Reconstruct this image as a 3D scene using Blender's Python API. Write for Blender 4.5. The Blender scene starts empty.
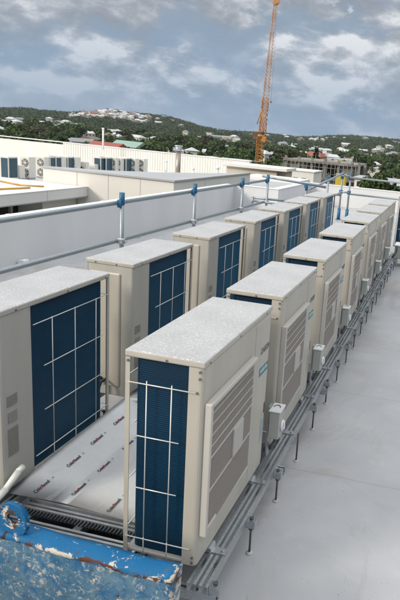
import bpy, bmesh, math, random
from mathutils import Vector, Matrix, Euler
R_ = math.radians
S = bpy.context.scene
COL = S.collection
random.seed(11)

# ------------------------------------------------------------------ camera, sky, sun
CAM = Vector((0.8298, -2.1266, 2.0502))
PITCH, ROLL, YAW, FOC, PPX, PPY = 0.2516, 0.0923, -0.1959, 612.02, 113.946, -2.854
FW = Vector((math.sin(YAW)*math.cos(PITCH), math.cos(YAW)*math.cos(PITCH), -math.sin(PITCH)))
_r = Vector((math.cos(YAW), -math.sin(YAW), 0)); _u = _r.cross(FW)
RT = _r*math.cos(ROLL) + _u*math.sin(ROLL)
UP = -_r*math.sin(ROLL) + _u*math.cos(ROLL)
cd = bpy.data.cameras.new('camera'); cam = bpy.data.objects.new('camera', cd); COL.objects.link(cam)
m3 = Matrix((RT, UP, -FW)).transposed()
cam.matrix_world = Matrix.Translation(CAM) @ m3.to_4x4()
cd.sensor_fit = 'HORIZONTAL'; cd.sensor_width = 36; cd.lens = FOC/400*36
cd.shift_x = -PPX/400; cd.shift_y = PPY/400
cd.clip_start = 0.05; cd.clip_end = 20000
S.camera = cam

S.view_settings.view_transform = 'Standard'; S.view_settings.look = 'None'
S.view_settings.gamma = 1; S.view_settings.use_curve_mapping = False
S.view_settings.exposure = 0.22

SUN_AZ = R_(222); SUN_EL = R_(25)
sd = bpy.data.lights.new('sun', 'SUN'); sun = bpy.data.objects.new('sun', sd); COL.objects.link(sun)
sd.energy = 2.6; sd.angle = R_(14); sd.color = (1.0, 0.90, 0.76)
sv = Vector((math.sin(SUN_AZ)*math.cos(SUN_EL), math.cos(SUN_AZ)*math.cos(SUN_EL), math.sin(SUN_EL)))
sun.rotation_euler = sv.to_track_quat('Z', 'Y').to_euler()

wd = bpy.data.worlds.new('World'); S.world = wd; wd.use_nodes = True
wn = wd.node_tree; wn.nodes.clear(); WN = wn.nodes.new; WL = wn.links.new
sky = WN('ShaderNodeTexSky'); sky.sky_type = 'NISHITA'; sky.sun_disc = False
sky.sun_elevation = SUN_EL; sky.sun_rotation = SUN_AZ
bg = WN('ShaderNodeBackground'); bg.inputs['Strength'].default_value = 0.1
wo = WN('ShaderNodeOutputWorld'); WL(bg.outputs[0], wo.inputs[0])
tc = WN('ShaderNodeTexCoord'); sep = WN('ShaderNodeSeparateXYZ'); WL(tc.outputs['Generated'], sep.inputs[0])
def wm(op, a, b=None, c=None):
    n = WN('ShaderNodeMath'); n.operation = op
    for i, v in enumerate((a, b, c)):
        if v is None: continue
        if isinstance(v, (int, float)): n.inputs[i].default_value = v
        else: WL(v, n.inputs[i])
    return n.outputs[0]
def wnoise(scale, detail, rough, off, dist=0.0, st=(1, 1, 1.9)):
    mp = WN('ShaderNodeMapping'); mp.inputs['Location'].default_value = off; mp.inputs['Scale'].default_value = st; WL(tc.outputs['Generated'], mp.inputs[0])
    n = WN('ShaderNodeTexNoise'); n.inputs['Scale'].default_value = scale; n.inputs['Detail'].default_value = detail
    n.inputs['Roughness'].default_value = rough; n.inputs['Distortion'].default_value = dist
    WL(mp.outputs[0], n.inputs[0]); return n.outputs[0]
def wramp(fac, stops):
    n = WN('ShaderNodeValToRGB'); e = n.color_ramp.elements
    while len(e) < len(stops): e.new(0.5)
    for el, (p, c) in zip(e, stops):
        el.position = p; el.color = (*c, 1)
    WL(fac, n.inputs[0]); return n.outputs[0]
def wmix(f, a, b, mode='MIX'):
    n = WN('ShaderNodeMixRGB'); n.blend_type = mode
    for i, v in enumerate((f, a, b)):
        if isinstance(v, (int, float)): n.inputs[i].default_value = v
        elif isinstance(v, tuple): n.inputs[i].default_value = (*v, 1)
        else: WL(v, n.inputs[i])
    return n.outputs[0]
def clouds(off):
    return wm('ADD', wm('MULTIPLY', wnoise(5.2, 3, 0.5, off, 0.1), 0.6), wm('MULTIPLY', wnoise(13.0, 7, 0.6, tuple(c+3.3 for c in off), 0.25), 0.4))
O0 = (2.35, 1.4, 0.62)
dens = wm('ADD', clouds(O0), wm('MULTIPLY', wm('MINIMUM', sep.outputs[2], 0.3), 0.28))
# the upper side of each billow is paler, its underside grey (values are divided by the strength 0.1)
lit = wm('SUBTRACT', clouds(O0), clouds((O0[0], O0[1], O0[2]+0.04)))
shade = wm('ADD', wm('MULTIPLY', lit, 2.6), wm('ADD', wm('MULTIPLY', wnoise(7.5, 7, 0.62, (9.1, 0.3, 4.4), 0.3), 1.3), -0.17))
cloud = wramp(shade, [(0.25, (2.55, 2.85, 3.3)), (0.42, (3.15, 3.45, 3.9)), (0.56, (4.3, 4.55, 4.95)), (0.72, (6.7, 6.9, 7.2))])
thin = wramp(dens, [(0.0, (1, 1, 1)), (0.455, (1, 1, 1)), (0.525, (0, 0, 0)), (1.0, (0, 0, 0))])
cloud = wmix(wm('MULTIPLY', thin, 0.75), cloud, (2.35, 3.15, 4.2))
gap = wramp(wnoise(9.0, 6, 0.55, (7.7, 2.4, 1.0), 0.3, (1, 1, 2.2)), [(0.0, (0, 0, 0)), (0.63, (0, 0, 0)), (0.69, (1, 1, 1)), (1.0, (1, 1, 1))])
cloud = wmix(wm('MULTIPLY', gap, 0.85), cloud, (6.60, 7.34, 7.98))
low = wramp(sep.outputs[2], [(0.0, (1, 1, 1)), (0.04, (0.9,)*3), (0.15, (0, 0, 0)), (1.0, (0, 0, 0))])
cloud = wmix(wm('MULTIPLY', low, 0.72), cloud, (2.0, 3.1, 4.6))
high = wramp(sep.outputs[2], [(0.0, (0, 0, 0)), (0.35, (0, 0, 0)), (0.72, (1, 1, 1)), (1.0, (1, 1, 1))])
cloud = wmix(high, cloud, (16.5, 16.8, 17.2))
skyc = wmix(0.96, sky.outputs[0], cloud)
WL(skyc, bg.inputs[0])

# ------------------------------------------------------------------ helpers
def PX(px, py, d):
    """a world point seen at photograph pixel (px, py), d metres ahead of the lens (used to take measurements off the photo)"""
    return CAM + d*(FW + RT*((px-200-PPX)/FOC) - UP*((py-300-PPY)/FOC))
MATS = {}
def mat(name, col, rough=0.5, metal=0.0, var=0.0, vscale=5.0, bump=0.0, bscale=60.0, col2=None, spec=0.5, stretch=None, detail=5):
    if name in MATS: return MATS[name]
    m = bpy.data.materials.new(name); m.use_nodes = True; nt = m.node_tree
    b = nt.nodes['Principled BSDF']
    b.inputs['Base Color'].default_value = (*col, 1); b.inputs['Roughness'].default_value = rough
    b.inputs['Metallic'].default_value = metal; b.inputs['Specular IOR Level'].default_value = spec
    t = nt.nodes.new('ShaderNodeTexCoord'); vec = t.outputs['Object']
    if stretch:
        mp = nt.nodes.new('ShaderNodeMapping'); mp.inputs['Scale'].default_value = stretch
        nt.links.new(vec, mp.inputs[0]); vec = mp.outputs[0]
    if var or col2:
        n = nt.nodes.new('ShaderNodeTexNoise'); n.inputs['Scale'].default_value = vscale; n.inputs['Detail'].default_value = detail
        nt.links.new(vec, n.inputs[0])
        r = nt.nodes.new('ShaderNodeValToRGB'); r.color_ramp.elements[0].position = 0.3; r.color_ramp.elements[1].position = 0.7
        c2 = col2 or tuple(min(1, c*(1+var)) for c in col); c1 = tuple(c*(1-var) for c in col) if not col2 else col
        r.color_ramp.elements[0].color = (*c1, 1); r.color_ramp.elements[1].color = (*c2, 1)
        nt.links.new(n.outputs[0], r.inputs[0]); nt.links.new(r.outputs[0], b.inputs['Base Color'])
    if bump:
        n2 = nt.nodes.new('ShaderNodeTexNoise'); n2.inputs['Scale'].default_value = bscale; n2.inputs['Detail'].default_value = 4
        nt.links.new(vec, n2.inputs[0])
        bp = nt.nodes.new('ShaderNodeBump'); bp.inputs['Strength'].default_value = bump; bp.inputs['Distance'].default_value = 0.01
        nt.links.new(n2.outputs[0], bp.inputs['Height']); nt.links.new(bp.outputs[0], b.inputs['Normal'])
    MATS[name] = m; return m
def N(m): return m.node_tree.nodes, m.node_tree.links, m.node_tree.nodes['Principled BSDF']

class MB:
    def __init__(s): s.bm = bmesh.new()
    def _tag(s, n0, mi):
        s.bm.faces.ensure_lookup_table()
        for f in s.bm.faces[n0:]: f.material_index = mi
    def box(s, x0, x1, y0, y1, z0, z1, bev=0.0, seg=2, mi=0, M=None, which=None):
        t = bmesh.new()
        bmesh.ops.create_cube(t, size=1)
        for v in t.verts:
            v.co = Vector(((x0+x1)/2+v.co.x*(x1-x0), (y0+y1)/2+v.co.y*(y1-y0), (z0+z1)/2+v.co.z*(z1-z0)))
        if bev:
            es = list(t.edges)
            if which == 'z': es = [e for e in es if abs(e.verts[0].co.z-e.verts[1].co.z) > 1e-6]
            bmesh.ops.bevel(t, geom=es, offset=bev, segments=seg, profile=0.5, affect='EDGES')
        s.add(t, mi, M); return s
    def add(s, t, mi=0, M=None):
        if M is not None: bmesh.ops.transform(t, matrix=M, verts=t.verts)
        mp = {}
        for v in t.verts: mp[v] = s.bm.verts.new(v.co)
        for f in t.faces:
            try:
                g = s.bm.faces.new([mp[v] for v in f.verts]); g.material_index = mi; g.smooth = f.smooth
            except ValueError: pass
        t.free()
    def poly(s, pts, mi=0):
        f = s.bm.faces.new([s.bm.verts.new(Vector(p)) for p in pts]); f.material_index = mi; return s
    def prism(s, plan, z0, z1, mi=0):
        a = [s.bm.verts.new((x, y, z0)) for x, y in plan]; b = [s.bm.verts.new((x, y, z1)) for x, y in plan]
        n = len(plan)
        for i in range(n): s.bm.faces.new((a[i], a[(i+1) % n], b[(i+1) % n], b[i])).material_index = mi
        s.bm.faces.new(b).material_index = mi; s.bm.faces.new(a[::-1]).material_index = mi
        return s
    def tube(s, p, q, r, n=10, mi=0, r2=None, smooth=True):
        p, q = Vector(p), Vector(q); d = q-p; L = d.length
        if L < 1e-6: return s
        M = Matrix.Translation((p+q)/2) @ d.to_track_quat('Z', 'Y').to_matrix().to_4x4()
        t = bmesh.new(); bmesh.ops.create_cone(t, cap_ends=True, segments=n, radius1=r, radius2=r if r2 is None else r2, depth=L)
        for f in t.faces: f.smooth = smooth and len(f.verts) == 4
        s.add(t, mi, M); return s
    def path(s, pts, r, n=8, mi=0):
        for a, b in zip(pts[:-1], pts[1:]): s.tube(a, b, r, n, mi)
        for c in pts[1:-1]: s.ball(c, r, mi)
        return s
    def ball(s, c, r, mi=0, sub=1, sc=(1, 1, 1)):
        t = bmesh.new(); bmesh.ops.create_icosphere(t, subdivisions=sub, radius=r)
        for f in t.faces: f.smooth = True
        s.add(t, mi, Matrix.Translation(Vector(c)) @ Matrix.Diagonal((*sc, 1))); return s
    def build(s, name, mats, parent=None):
        bmesh.ops.recalc_face_normals(s.bm, faces=s.bm.faces)
        me = bpy.data.meshes.new(name); s.bm.to_mesh(me); s.bm.free()
        for m in (mats if isinstance(mats, (list, tuple)) else [mats]): me.materials.append(m)
        o = bpy.data.objects.new(name, me); COL.objects.link(o)
        if parent: o.parent = parent
        return o
def tag(o, label, cat, group=None, kind=None):
    o['label'] = label; o['category'] = cat
    if group: o['group'] = group
    if kind: o['kind'] = kind
    return o
def thing(name, label, cat, loc=(0, 0, 0), rz=0.0, group=None):
    o = bpy.data.objects.new(name, None); COL.objects.link(o); o.empty_display_size = 0.1
    o.location = loc; o.rotation_euler = (0, 0, rz); return tag(o, label, cat, group)
def struct(o):
    o['kind'] = 'structure'; return o
KIDS = {}
def kids(o): return [c for c in bpy.data.objects if c.parent == o]
def copy_tree(o, parent=None):
    c = o.copy(); COL.objects.link(c)
    if parent: c.parent = parent
    for ch in kids(o): copy_tree(ch, c)
    return c
def text_obj(name, body, size, m, parent, M, shear=0.0, extrude=0.0004, bold=0.0):
    cu = bpy.data.curves.new(name, 'FONT'); cu.body = body; cu.size = size; cu.shear = shear
    cu.align_x = 'CENTER'; cu.align_y = 'CENTER'; cu.extrude = extrude; cu.offset = bold
    t = bpy.data.objects.new(name+'_src', cu); COL.objects.link(t)
    dg = bpy.context.evaluated_depsgraph_get(); me = bpy.data.meshes.new_from_object(t.evaluated_get(dg))
    bpy.data.objects.remove(t); me.name = name; me.materials.clear(); me.materials.append(m)
    me.transform(M)
    o = bpy.data.objects.new(name, me); COL.objects.link(o); o.parent = parent; return o

# ------------------------------------------------------------------ materials
CREAM = mat('cream_enamel', (0.385, 0.362, 0.312), 0.42, var=0.06, vscale=1.5, stretch=(6, 6, 0.7), bump=0.02, bscale=300)
IVORY = mat('ivory_panel', (0.37, 0.357, 0.322), 0.45, var=0.06, vscale=1.5, stretch=(6, 6, 0.7))
POST = mat('post_enamel', (0.385, 0.36, 0.305), 0.4, var=0.05, vscale=6)
GRIL = mat('grille_plastic', (0.245, 0.222, 0.195), 0.5)
GRILFRAME = mat('grille_frame_plastic', (0.42, 0.405, 0.37), 0.45)
DARK = mat('dark_recess', (0.05, 0.045, 0.04), 0.7)
WIRE = mat('guard_wire_steel', (0.60, 0.59, 0.56), 0.35, metal=0.3)
SCREW = mat('screw_steel', (0.16, 0.15, 0.14), 0.4, metal=0.6)
GREYTXT = mat('print_grey', (0.10, 0.11, 0.11), 0.5)
TEAL = mat('teal_label', (0.004, 0.14, 0.19), 0.4)
WHITE = mat('white_plastic', (0.72, 0.73, 0.72), 0.4)
PLATE = mat('rating_plate', (0.34, 0.40, 0.44), 0.3, metal=0.2, var=0.2, vscale=60)
GREYBOX = mat('isolator_grey', (0.34, 0.35, 0.33), 0.45, var=0.05, vscale=8)
BLACK = mat('black_rubber', (0.012, 0.012, 0.013), 0.6)
CLAMP = mat('clamp_blue_paint', (0.012, 0.11, 0.22), 0.45, var=0.3, vscale=30)
WALLW = mat('parapet_render', (0.58, 0.59, 0.60), 0.75, var=0.05, vscale=1.2, stretch=(1, 1, 0.25), bump=0.06, bscale=25)

def zinc(name, base=(0.42, 0.44, 0.45), rough=0.38):
    m = mat(name, base, rough, metal=0.75)
    n, l, b = N(m); t = n.new('ShaderNodeTexCoord')
    v = n.new('ShaderNodeTexVoronoi'); v.inputs['Scale'].default_value = 130; l.new(t.outputs['Object'], v.inputs[0])
    r = n.new('ShaderNodeValToRGB'); r.color_ramp.elements[0].color = tuple(c*0.85 for c in base)+(1,); r.color_ramp.elements[1].color = tuple(min(1, c*1.18) for c in base)+(1,)
    l.new(v.outputs['Color'], r.inputs[0]); l.new(r.outputs[0], b.inputs['Base Color'])
    return m
ZINC = zinc('galvanised_steel', (0.43, 0.46, 0.48), 0.3); TUBE = zinc('scaffold_tube_steel', (0.27, 0.31, 0.335), 0.5)

def lid_material():
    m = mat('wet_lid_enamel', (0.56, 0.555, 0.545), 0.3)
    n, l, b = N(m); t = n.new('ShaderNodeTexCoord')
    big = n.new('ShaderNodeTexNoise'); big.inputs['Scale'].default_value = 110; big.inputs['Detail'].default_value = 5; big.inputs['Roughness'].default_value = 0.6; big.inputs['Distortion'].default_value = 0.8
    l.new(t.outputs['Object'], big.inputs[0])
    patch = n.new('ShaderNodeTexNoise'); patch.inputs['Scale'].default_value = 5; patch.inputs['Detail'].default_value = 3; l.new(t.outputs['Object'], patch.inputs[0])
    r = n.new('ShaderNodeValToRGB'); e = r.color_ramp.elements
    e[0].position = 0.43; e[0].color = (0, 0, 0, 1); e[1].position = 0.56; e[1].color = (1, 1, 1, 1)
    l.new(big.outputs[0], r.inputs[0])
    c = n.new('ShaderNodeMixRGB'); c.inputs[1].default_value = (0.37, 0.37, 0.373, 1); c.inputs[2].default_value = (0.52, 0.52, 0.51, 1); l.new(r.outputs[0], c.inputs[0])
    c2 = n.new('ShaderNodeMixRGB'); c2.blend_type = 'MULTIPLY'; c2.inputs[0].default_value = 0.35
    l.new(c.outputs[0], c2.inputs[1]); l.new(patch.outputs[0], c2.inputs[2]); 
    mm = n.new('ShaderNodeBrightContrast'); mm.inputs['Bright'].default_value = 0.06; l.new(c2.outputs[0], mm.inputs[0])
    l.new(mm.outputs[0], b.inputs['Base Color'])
    rr = n.new('ShaderNodeMapRange'); rr.inputs['To Min'].default_value = 0.55; rr.inputs['To Max'].default_value = 0.16; l.new(r.outputs[0], rr.inputs[0]); l.new(rr.outputs[0], b.inputs['Roughness'])
    bp = n.new('ShaderNodeBump'); bp.inputs['Strength'].default_value = 0.55; bp.inputs['Distance'].default_value = 0.003
    l.new(r.outputs[0], bp.inputs['Height']); l.new(bp.outputs[0], b.inputs['Normal'])
    return m
LID = lid_material()

def coil_material():
    m = mat('blue_fin_coil', (0.004, 0.05, 0.11), 0.45, spec=0.22)
    n, l, b = N(m); t = n.new('ShaderNodeTexCoord')
    w = n.new('ShaderNodeTexWave'); w.wave_type = 'BANDS'; w.bands_direction = 'Z'; w.inputs['Scale'].default_value = 34; w.inputs['Distortion'].default_value = 0.25; w.inputs['Detail'].default_value = 1
    l.new(t.outputs['Object'], w.inputs[0])
    no = n.new('ShaderNodeTexNoise'); no.inputs['Scale'].default_value = 6; no.inputs['Detail'].default_value = 4; l.new(t.outputs['Object'], no.inputs[0])
    mul = n.new('ShaderNodeMath'); mul.operation = 'MULTIPLY'; l.new(w.outputs[0], mul.inputs[0]); l.new(no.outputs[0], mul.inputs[1])
    r = n.new('ShaderNodeValToRGB'); r.color_ramp.elements[0].color = (0.001, 0.012, 0.030, 1); r.color_ramp.elements[1].color = (0.002, 0.036, 0.076, 1); r.color_ramp.elements[1].position = 0.65
    l.new(mul.outputs[0], r.inputs[0]); l.new(r.outputs[0], b.inputs['Base Color'])
    b.inputs['Sheen Weight'].default_value = 0.8; b.inputs['Sheen Roughness'].default_value = 0.35; b.inputs['Sheen Tint'].default_value = (0.03, 0.30, 0.55, 1)
    bp = n.new('ShaderNodeBump'); bp.inputs['Strength'].default_value = 0.25; bp.inputs['Distance'].default_value = 0.003
    l.new(w.outputs[0], bp.inputs['Height']); l.new(bp.outputs[0], b.inputs['Normal'])
    return m
COIL = coil_material()

def deck_material():
    m = mat('grey_roof_membrane', (0.36, 0.37, 0.38), 0.5)
    n, l, b = N(m); t = n.new('ShaderNodeTexCoord')
    def noise(sc, de, ro=0.55, di=0.0, st=(1, 1, 1)):
        mp = n.new('ShaderNodeMapping'); mp.inputs['Scale'].default_value = st; l.new(t.outputs['Object'], mp.inputs[0])
        x = n.new('ShaderNodeTexNoise'); x.inputs['Scale'].default_value = sc; x.inputs['Detail'].default_value = de; x.inputs['Roughness'].default_value = ro; x.inputs['Distortion'].default_value = di
        l.new(mp.outputs[0], x.inputs[0]); return x.outputs[0]
    def ramp(f, stops):
        r = n.new('ShaderNodeValToRGB'); e = r.color_ramp.elements
        while len(e) < len(stops): e.new(0.5)
        for el, (p, c) in zip(e, stops): el.position = p; el.color = (*c, 1)
        l.new(f, r.inputs[0]); return r.outputs[0]
    def mix(f, a, c, mode='MIX'):
        x = n.new('ShaderNodeMixRGB'); x.blend_type = mode
        for i, v in enumerate((f, a, c)):
            if isinstance(v, (int, float)): x.inputs[i].default_value = v
            elif isinstance(v, tuple): x.inputs[i].default_value = (*v, 1)
            else: l.new(v, x.inputs[i])
        return x.outputs[0]
    base = ramp(noise(1.3, 6, 0.6, 0.4), [(0.3, (0.295, 0.303, 0.312)), (0.7, (0.375, 0.383, 0.392))])
    stain = ramp(noise(1.1, 8, 0.68, 0.9, (1, 0.6, 1)), [(0.50, (0, 0, 0)), (0.62, (0.75,)*3), (0.72, (0.3,)*3)])
    base = mix(stain, base, (0.265, 0.245, 0.22))
    grit = ramp(noise(38, 5, 0.7), [(0.66, (0, 0, 0)), (0.78, (0.8,)*3)])
    base = mix(grit, base, (0.17, 0.165, 0.16))
    scr = ramp(noise(9, 6, 0.7, 1.5, (1, 0.12, 1)), [(0.655, (0, 0, 0)), (0.70, (0.6,)*3)])
    base = mix(scr, base, (0.17, 0.17, 0.17))
    pale = ramp(noise(5, 7, 0.7, 0.6, (1, 1, 1)), [(0.60, (0, 0, 0)), (0.68, (0.45,)*3)])
    base = mix(pale, base, (0.42, 0.42, 0.42))
    spx = n.new('ShaderNodeSeparateXYZ'); l.new(t.outputs['Object'], spx.inputs[0])
    def mth(op, *a):
        x = n.new('ShaderNodeMath'); x.operation = op
        for i, v in enumerate(a):
            if isinstance(v, (int, float)): x.inputs[i].default_value = v
            else: l.new(v, x.inputs[i])
        return x.outputs[0]
    wob = mth('MULTIPLY', noise(2.2, 3), 0.05)
    lap = mth('LESS_THAN', mth('FRACT', mth('DIVIDE', mth('ADD', spx.outputs[1], wob), 1.35)), 0.009)
    lap2 = mth('LESS_THAN', mth('FRACT', mth('DIVIDE', mth('ADD', mth('ADD', spx.outputs[0], 0.35), wob), 2.7)), 0.004)
    base = mix(mth('MULTIPLY', mth('MAXIMUM', lap, lap2), 0.35), base, (0.19, 0.19, 0.19))
    drops = ramp(noise(85, 2, 0.5), [(0.70, (0, 0, 0)), (0.74, (0.8,)*3)])
    base = mix(drops, base, (0.13, 0.12, 0.11))
    l.new(base, b.inputs['Base Color'])
    wet = ramp(noise(0.75, 5, 0.55, 0.6), [(0.40, (0.5,)*3), (0.58, (0.2,)*3)])
    sy = n.new('ShaderNodeSeparateXYZ'); l.new(t.outputs['Object'], sy.inputs[0])
    far = n.new('ShaderNodeMapRange'); far.inputs['From Min'].default_value = 2.5; far.inputs['From Max'].default_value = 4.5; l.new(sy.outputs[1], far.inputs[0])
    wet = mix(far.outputs[0], (0.6, 0.6, 0.6), wet)
    l.new(wet, b.inputs['Roughness'])
    bp = n.new('ShaderNodeBump'); bp.inputs['Strength'].default_value = 0.25; bp.inputs['Distance'].default_value = 0.006
    l.new(noise(14, 6, 0.6), bp.inputs['Height']); l.new(bp.outputs[0], b.inputs['Normal'])
    return m
DECK = deck_material()

def skip_material():
    m = mat('chipped_blue_paint', (0.01, 0.15, 0.38), 0.6, spec=0.25)
    n, l, b = N(m); t = n.new('ShaderNodeTexCoord')
    def noise(sc, de, ro=0.6, di=0.0, off=(0, 0, 0), st=(1, 1, 1)):
        mp = n.new('ShaderNodeMapping'); mp.inputs['Location'].default_value = off; mp.inputs['Scale'].default_value = st; l.new(t.outputs['Object'], mp.inputs[0])
        x = n.new('ShaderNodeTexNoise'); x.inputs['Scale'].default_value = sc; x.inputs['Detail'].default_value = de; x.inputs['Roughness'].default_value = ro; x.inputs['Distortion'].default_value = di
        l.new(mp.outputs[0], x.inputs[0]); return x.outputs[0]
    def ramp(f, a, c, hi=1.0):
        r = n.new('ShaderNodeValToRGB'); r.color_ramp.elements[0].position = a; r.color_ramp.elements[1].position = c
        r.color_ramp.elements[1].color = (hi, hi, hi, 1); l.new(f, r.inputs[0]); return r.outputs[0]
    def mix(f, a, c):
        x = n.new('ShaderNodeMixRGB')
        for i, v in enumerate((f, a, c)):
            if isinstance(v, tuple): x.inputs[i].default_value = (*v, 1)
            else: l.new(v, x.inputs[i])
        return x.outputs[0]
    blue = mix(noise(7, 5), (0.0008, 0.065, 0.17), (0.002, 0.12, 0.28))
    # the web below the lip is scuffed back to grey; the lip keeps its paint
    sp = n.new('ShaderNodeSeparateXYZ'); l.new(t.outputs['Object'], sp.inputs[0])
    low = n.new('ShaderNodeMapRange'); low.inputs['From Min'].default_value = -0.026; low.inputs['From Max'].default_value = -0.046; l.new(sp.outputs[2], low.inputs[0])
    mm = n.new('ShaderNodeMath'); mm.operation = 'MULTIPLY'; l.new(low.outputs[0], mm.inputs[0]); l.new(ramp(noise(17, 9, 0.7, 0.5, (4, 0, 0)), 0.34, 0.54, 0.96), mm.inputs[1])
    c = mix(mm.outputs[0], blue, mix(ramp(noise(6, 6, 0.65, 0.5, (0, 0, 8)), 0.4, 0.6), (0.055, 0.135, 0.205), (0.12, 0.205, 0.265)))
    mo = n.new('ShaderNodeMath'); mo.operation = 'MULTIPLY'; l.new(low.outputs[0], mo.inputs[0]); l.new(ramp(noise(40, 7, 0.72, 0.7, (1, 7, 0)), 0.545, 0.62, 0.95), mo.inputs[1])
    c = mix(mo.outputs[0], c, (0.36, 0.36, 0.345))
    c = mix(ramp(noise(36, 8, 0.72, 0.4, (9, 2, 0)), 0.57, 0.64), c, (0.045, 0.085, 0.13))
    c = mix(ramp(noise(23, 8, 0.72, 0.6, (2, 3, 5), (0.8, 1, 1.2)), 0.615, 0.635), c, (0.47, 0.43, 0.36))
    rust = ramp(noise(17, 9, 0.72, 0.8, (6, 1, 2), (0.6, 1, 1.4)), 0.625, 0.645)
    c = mix(rust, c, (0.085, 0.028, 0.012))
    at = n.new('ShaderNodeAttribute'); at.attribute_name = 'edge_wear'
    def wear(nz, k, lo, hi, col, c):
        er = n.new('ShaderNodeMath'); er.operation = 'MULTIPLY_ADD'; l.new(at.outputs['Fac'], er.inputs[0]); er.inputs[1].default_value = k; l.new(nz, er.inputs[2])
        return mix(ramp(er.outputs[0], lo, hi), c, col)
    c = wear(noise(12, 9, 0.72, 0.8, (5, 8, 1), (0.7, 1, 1)), 0.20, 0.625, 0.64, (0.46, 0.42, 0.34), c)
    c = wear(noise(15, 9, 0.75, 0.6, (3, 3, 3), (0.7, 1, 1)), 0.20, 0.655, 0.675, (0.075, 0.026, 0.012), c)
    c = wear(noise(30, 6, 0.7, 0.4, (1, 3, 9)), 0.12, 0.67, 0.69, (0.02, 0.012, 0.009), c)
    l.new(c, b.inputs['Base Color'])
    bp = n.new('ShaderNodeBump'); bp.inputs['Strength'].default_value = 0.6; bp.inputs['Distance'].default_value = 0.006
    l.new(noise(16, 9, 0.7, 0.9, (2, 3, 5)), bp.inputs['Height']); l.new(bp.outputs[0], b.inputs['Normal'])
    return m
SKIP = skip_material()

# ------------------------------------------------------------------ ground, town plain and hills
GZ = -14.0
def ridge_px(px):
    pts = [(-400, 60), (-200, 82), (0, 107), (25, 107), (40, 110), (70, 113), (90, 111), (112, 109), (130, 113), (170, 118), (200, 126), (230, 130.5), (260, 133), (300, 136.5), (350, 136), (380, 138), (400, 140), (500, 146), (700, 165)]
    for (a, b), (c, d) in zip(pts[:-1], pts[1:]):
        if a <= px <= c: return b+(d-b)*(px-a)/(c-a)
    return pts[0][1] if px < pts[0][0] else pts[-1][1]
HD = 1500.0
def ray_dir(px, py): return FW + RT*((px-200-PPX)/FOC) - UP*((py-300-PPY)/FOC)
AZT = []
for i in range(-400, 701, 10):
    d = ray_dir(i, ridge_px(i)); AZT.append((math.atan2(d.x, d.y), CAM.z + HD*d.z/math.hypot(d.x, d.y)))
def ridge_h(az):
    if az <= AZT[0][0]: return AZT[0][1]
    for (a, h), (b, k) in zip(AZT[:-1], AZT[1:]):
        if a <= az <= b: return h+(k-h)*(az-a)/(b-a)
    return AZT[-1][1]
def sm(t): t = max(0, min(1, t)); return t*t*(3-2*t)
def terrain(x, y):
    dx, dy = x-CAM.x, y-CAM.y; d = math.hypot(dx, dy); az = math.atan2(dx, dy)
    h = ridge_h(az)-7.5
    t = sm((d-640)/(HD-640))*(1-0.6*sm((d-HD)/1500))
    w = 2.5*math.sin(x*0.009+1.3)*math.sin(y*0.011)+1.5*math.sin(x*0.023+y*0.017)
    return GZ + (h-GZ)*t + w*sm((d-400)/300)
GROUND = mat('town_ground', (0.045, 0.06, 0.028), 0.95, col2=(0.11, 0.10, 0.075), vscale=0.02)
mb = MB(); grid = []
azs = [R_(-75+2.5*i) for i in range(61)]; ds = [0, 40, 100, 200, 300, 420, 500, 600, 700, 800, 900, 1000, 1100, 1200, 1300, 1400, 1500, 1650, 1900, 2400, 3000, 6000, 12000]
for a in azs:
    grid.append([mb.bm.verts.new((CAM.x+d*math.sin(a), CAM.y+d*math.cos(a), terrain(CAM.x+d*math.sin(a), CAM.y+d*math.cos(a)))) for d in ds])
for i in range(len(azs)-1):
    for j in range(len(ds)-1):
        if j == 0: mb.bm.faces.new((grid[i][0], grid[i][1], grid[i+1][1]))
        else: mb.bm.faces.new((grid[i][j], grid[i][j+1], grid[i+1][j+1], grid[i+1][j]))
struct(mb.build('ground', GROUND))
mb = MB(); mb.poly([(-9000, -9000, GZ-0.3), (9000, -9000, GZ-0.3), (9000, 60, GZ-0.3), (-9000, 60, GZ-0.3)])
struct(mb.build('terrain', GROUND))

# ------------------------------------------------------------------ our roof
mb = MB(); mb.box(-5.1, 9.0, -8.0, 18.0, -0.35, 0.0); struct(mb.build('roof_deck', DECK))
CONC = mat('grey_concrete', (0.30, 0.295, 0.28), 0.9, var=0.2, vscale=0.6)
mb = MB(); mb.box(-5.05, 8.95, -7.95, 17.95, GZ-1, -0.36)
tag(mb.build('building', CONC), 'concrete building under the roof deck with the air conditioners', 'building')
COPE = mat('coping_metal', (0.62, 0.63, 0.63), 0.45, var=0.04, vscale=2)
def wall(name, boxes, label, copes):
    t = thing(name, label, 'wall', (boxes[0][0], boxes[0][2], 0))
    o = Vector(t.location)
    b = MB()
    for x in boxes: b.box(x[0]-o.x, x[1]-o.x, x[2]-o.y, x[3]-o.y, 0.001, x[4])
    b.build('wall_face', WALLW, t)
    b = MB()
    for x in copes: b.box(x[0]-o.x, x[1]-o.x, x[2]-o.y, x[3]-o.y, x[4]+0.001, x[4]+0.022, 0.005, 1)
    b.build('coping', COPE, t)
    for x in copes[:1]:
        n = int((x[3]-x[2])/2.4); 
        for k in range(n):
            y = x[2]-o.y+2.4*k+1.1; b = MB(); b.box(x[0]-o.x-0.003, x[1]-o.x+0.003, y-0.03, y+0.03, x[4]+0.0005, x[4]+0.0255); b.build('coping_joint', COPE, t)
    return t
PT = 0.645
wall('parapet_wall', [(-5.05, -4.85, -7.8, 13.95, PT)], 'long white parapet along the left roof edge, behind the pipe guardrail', [(-5.07, -4.835, -7.82, 13.93, PT)])
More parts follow.
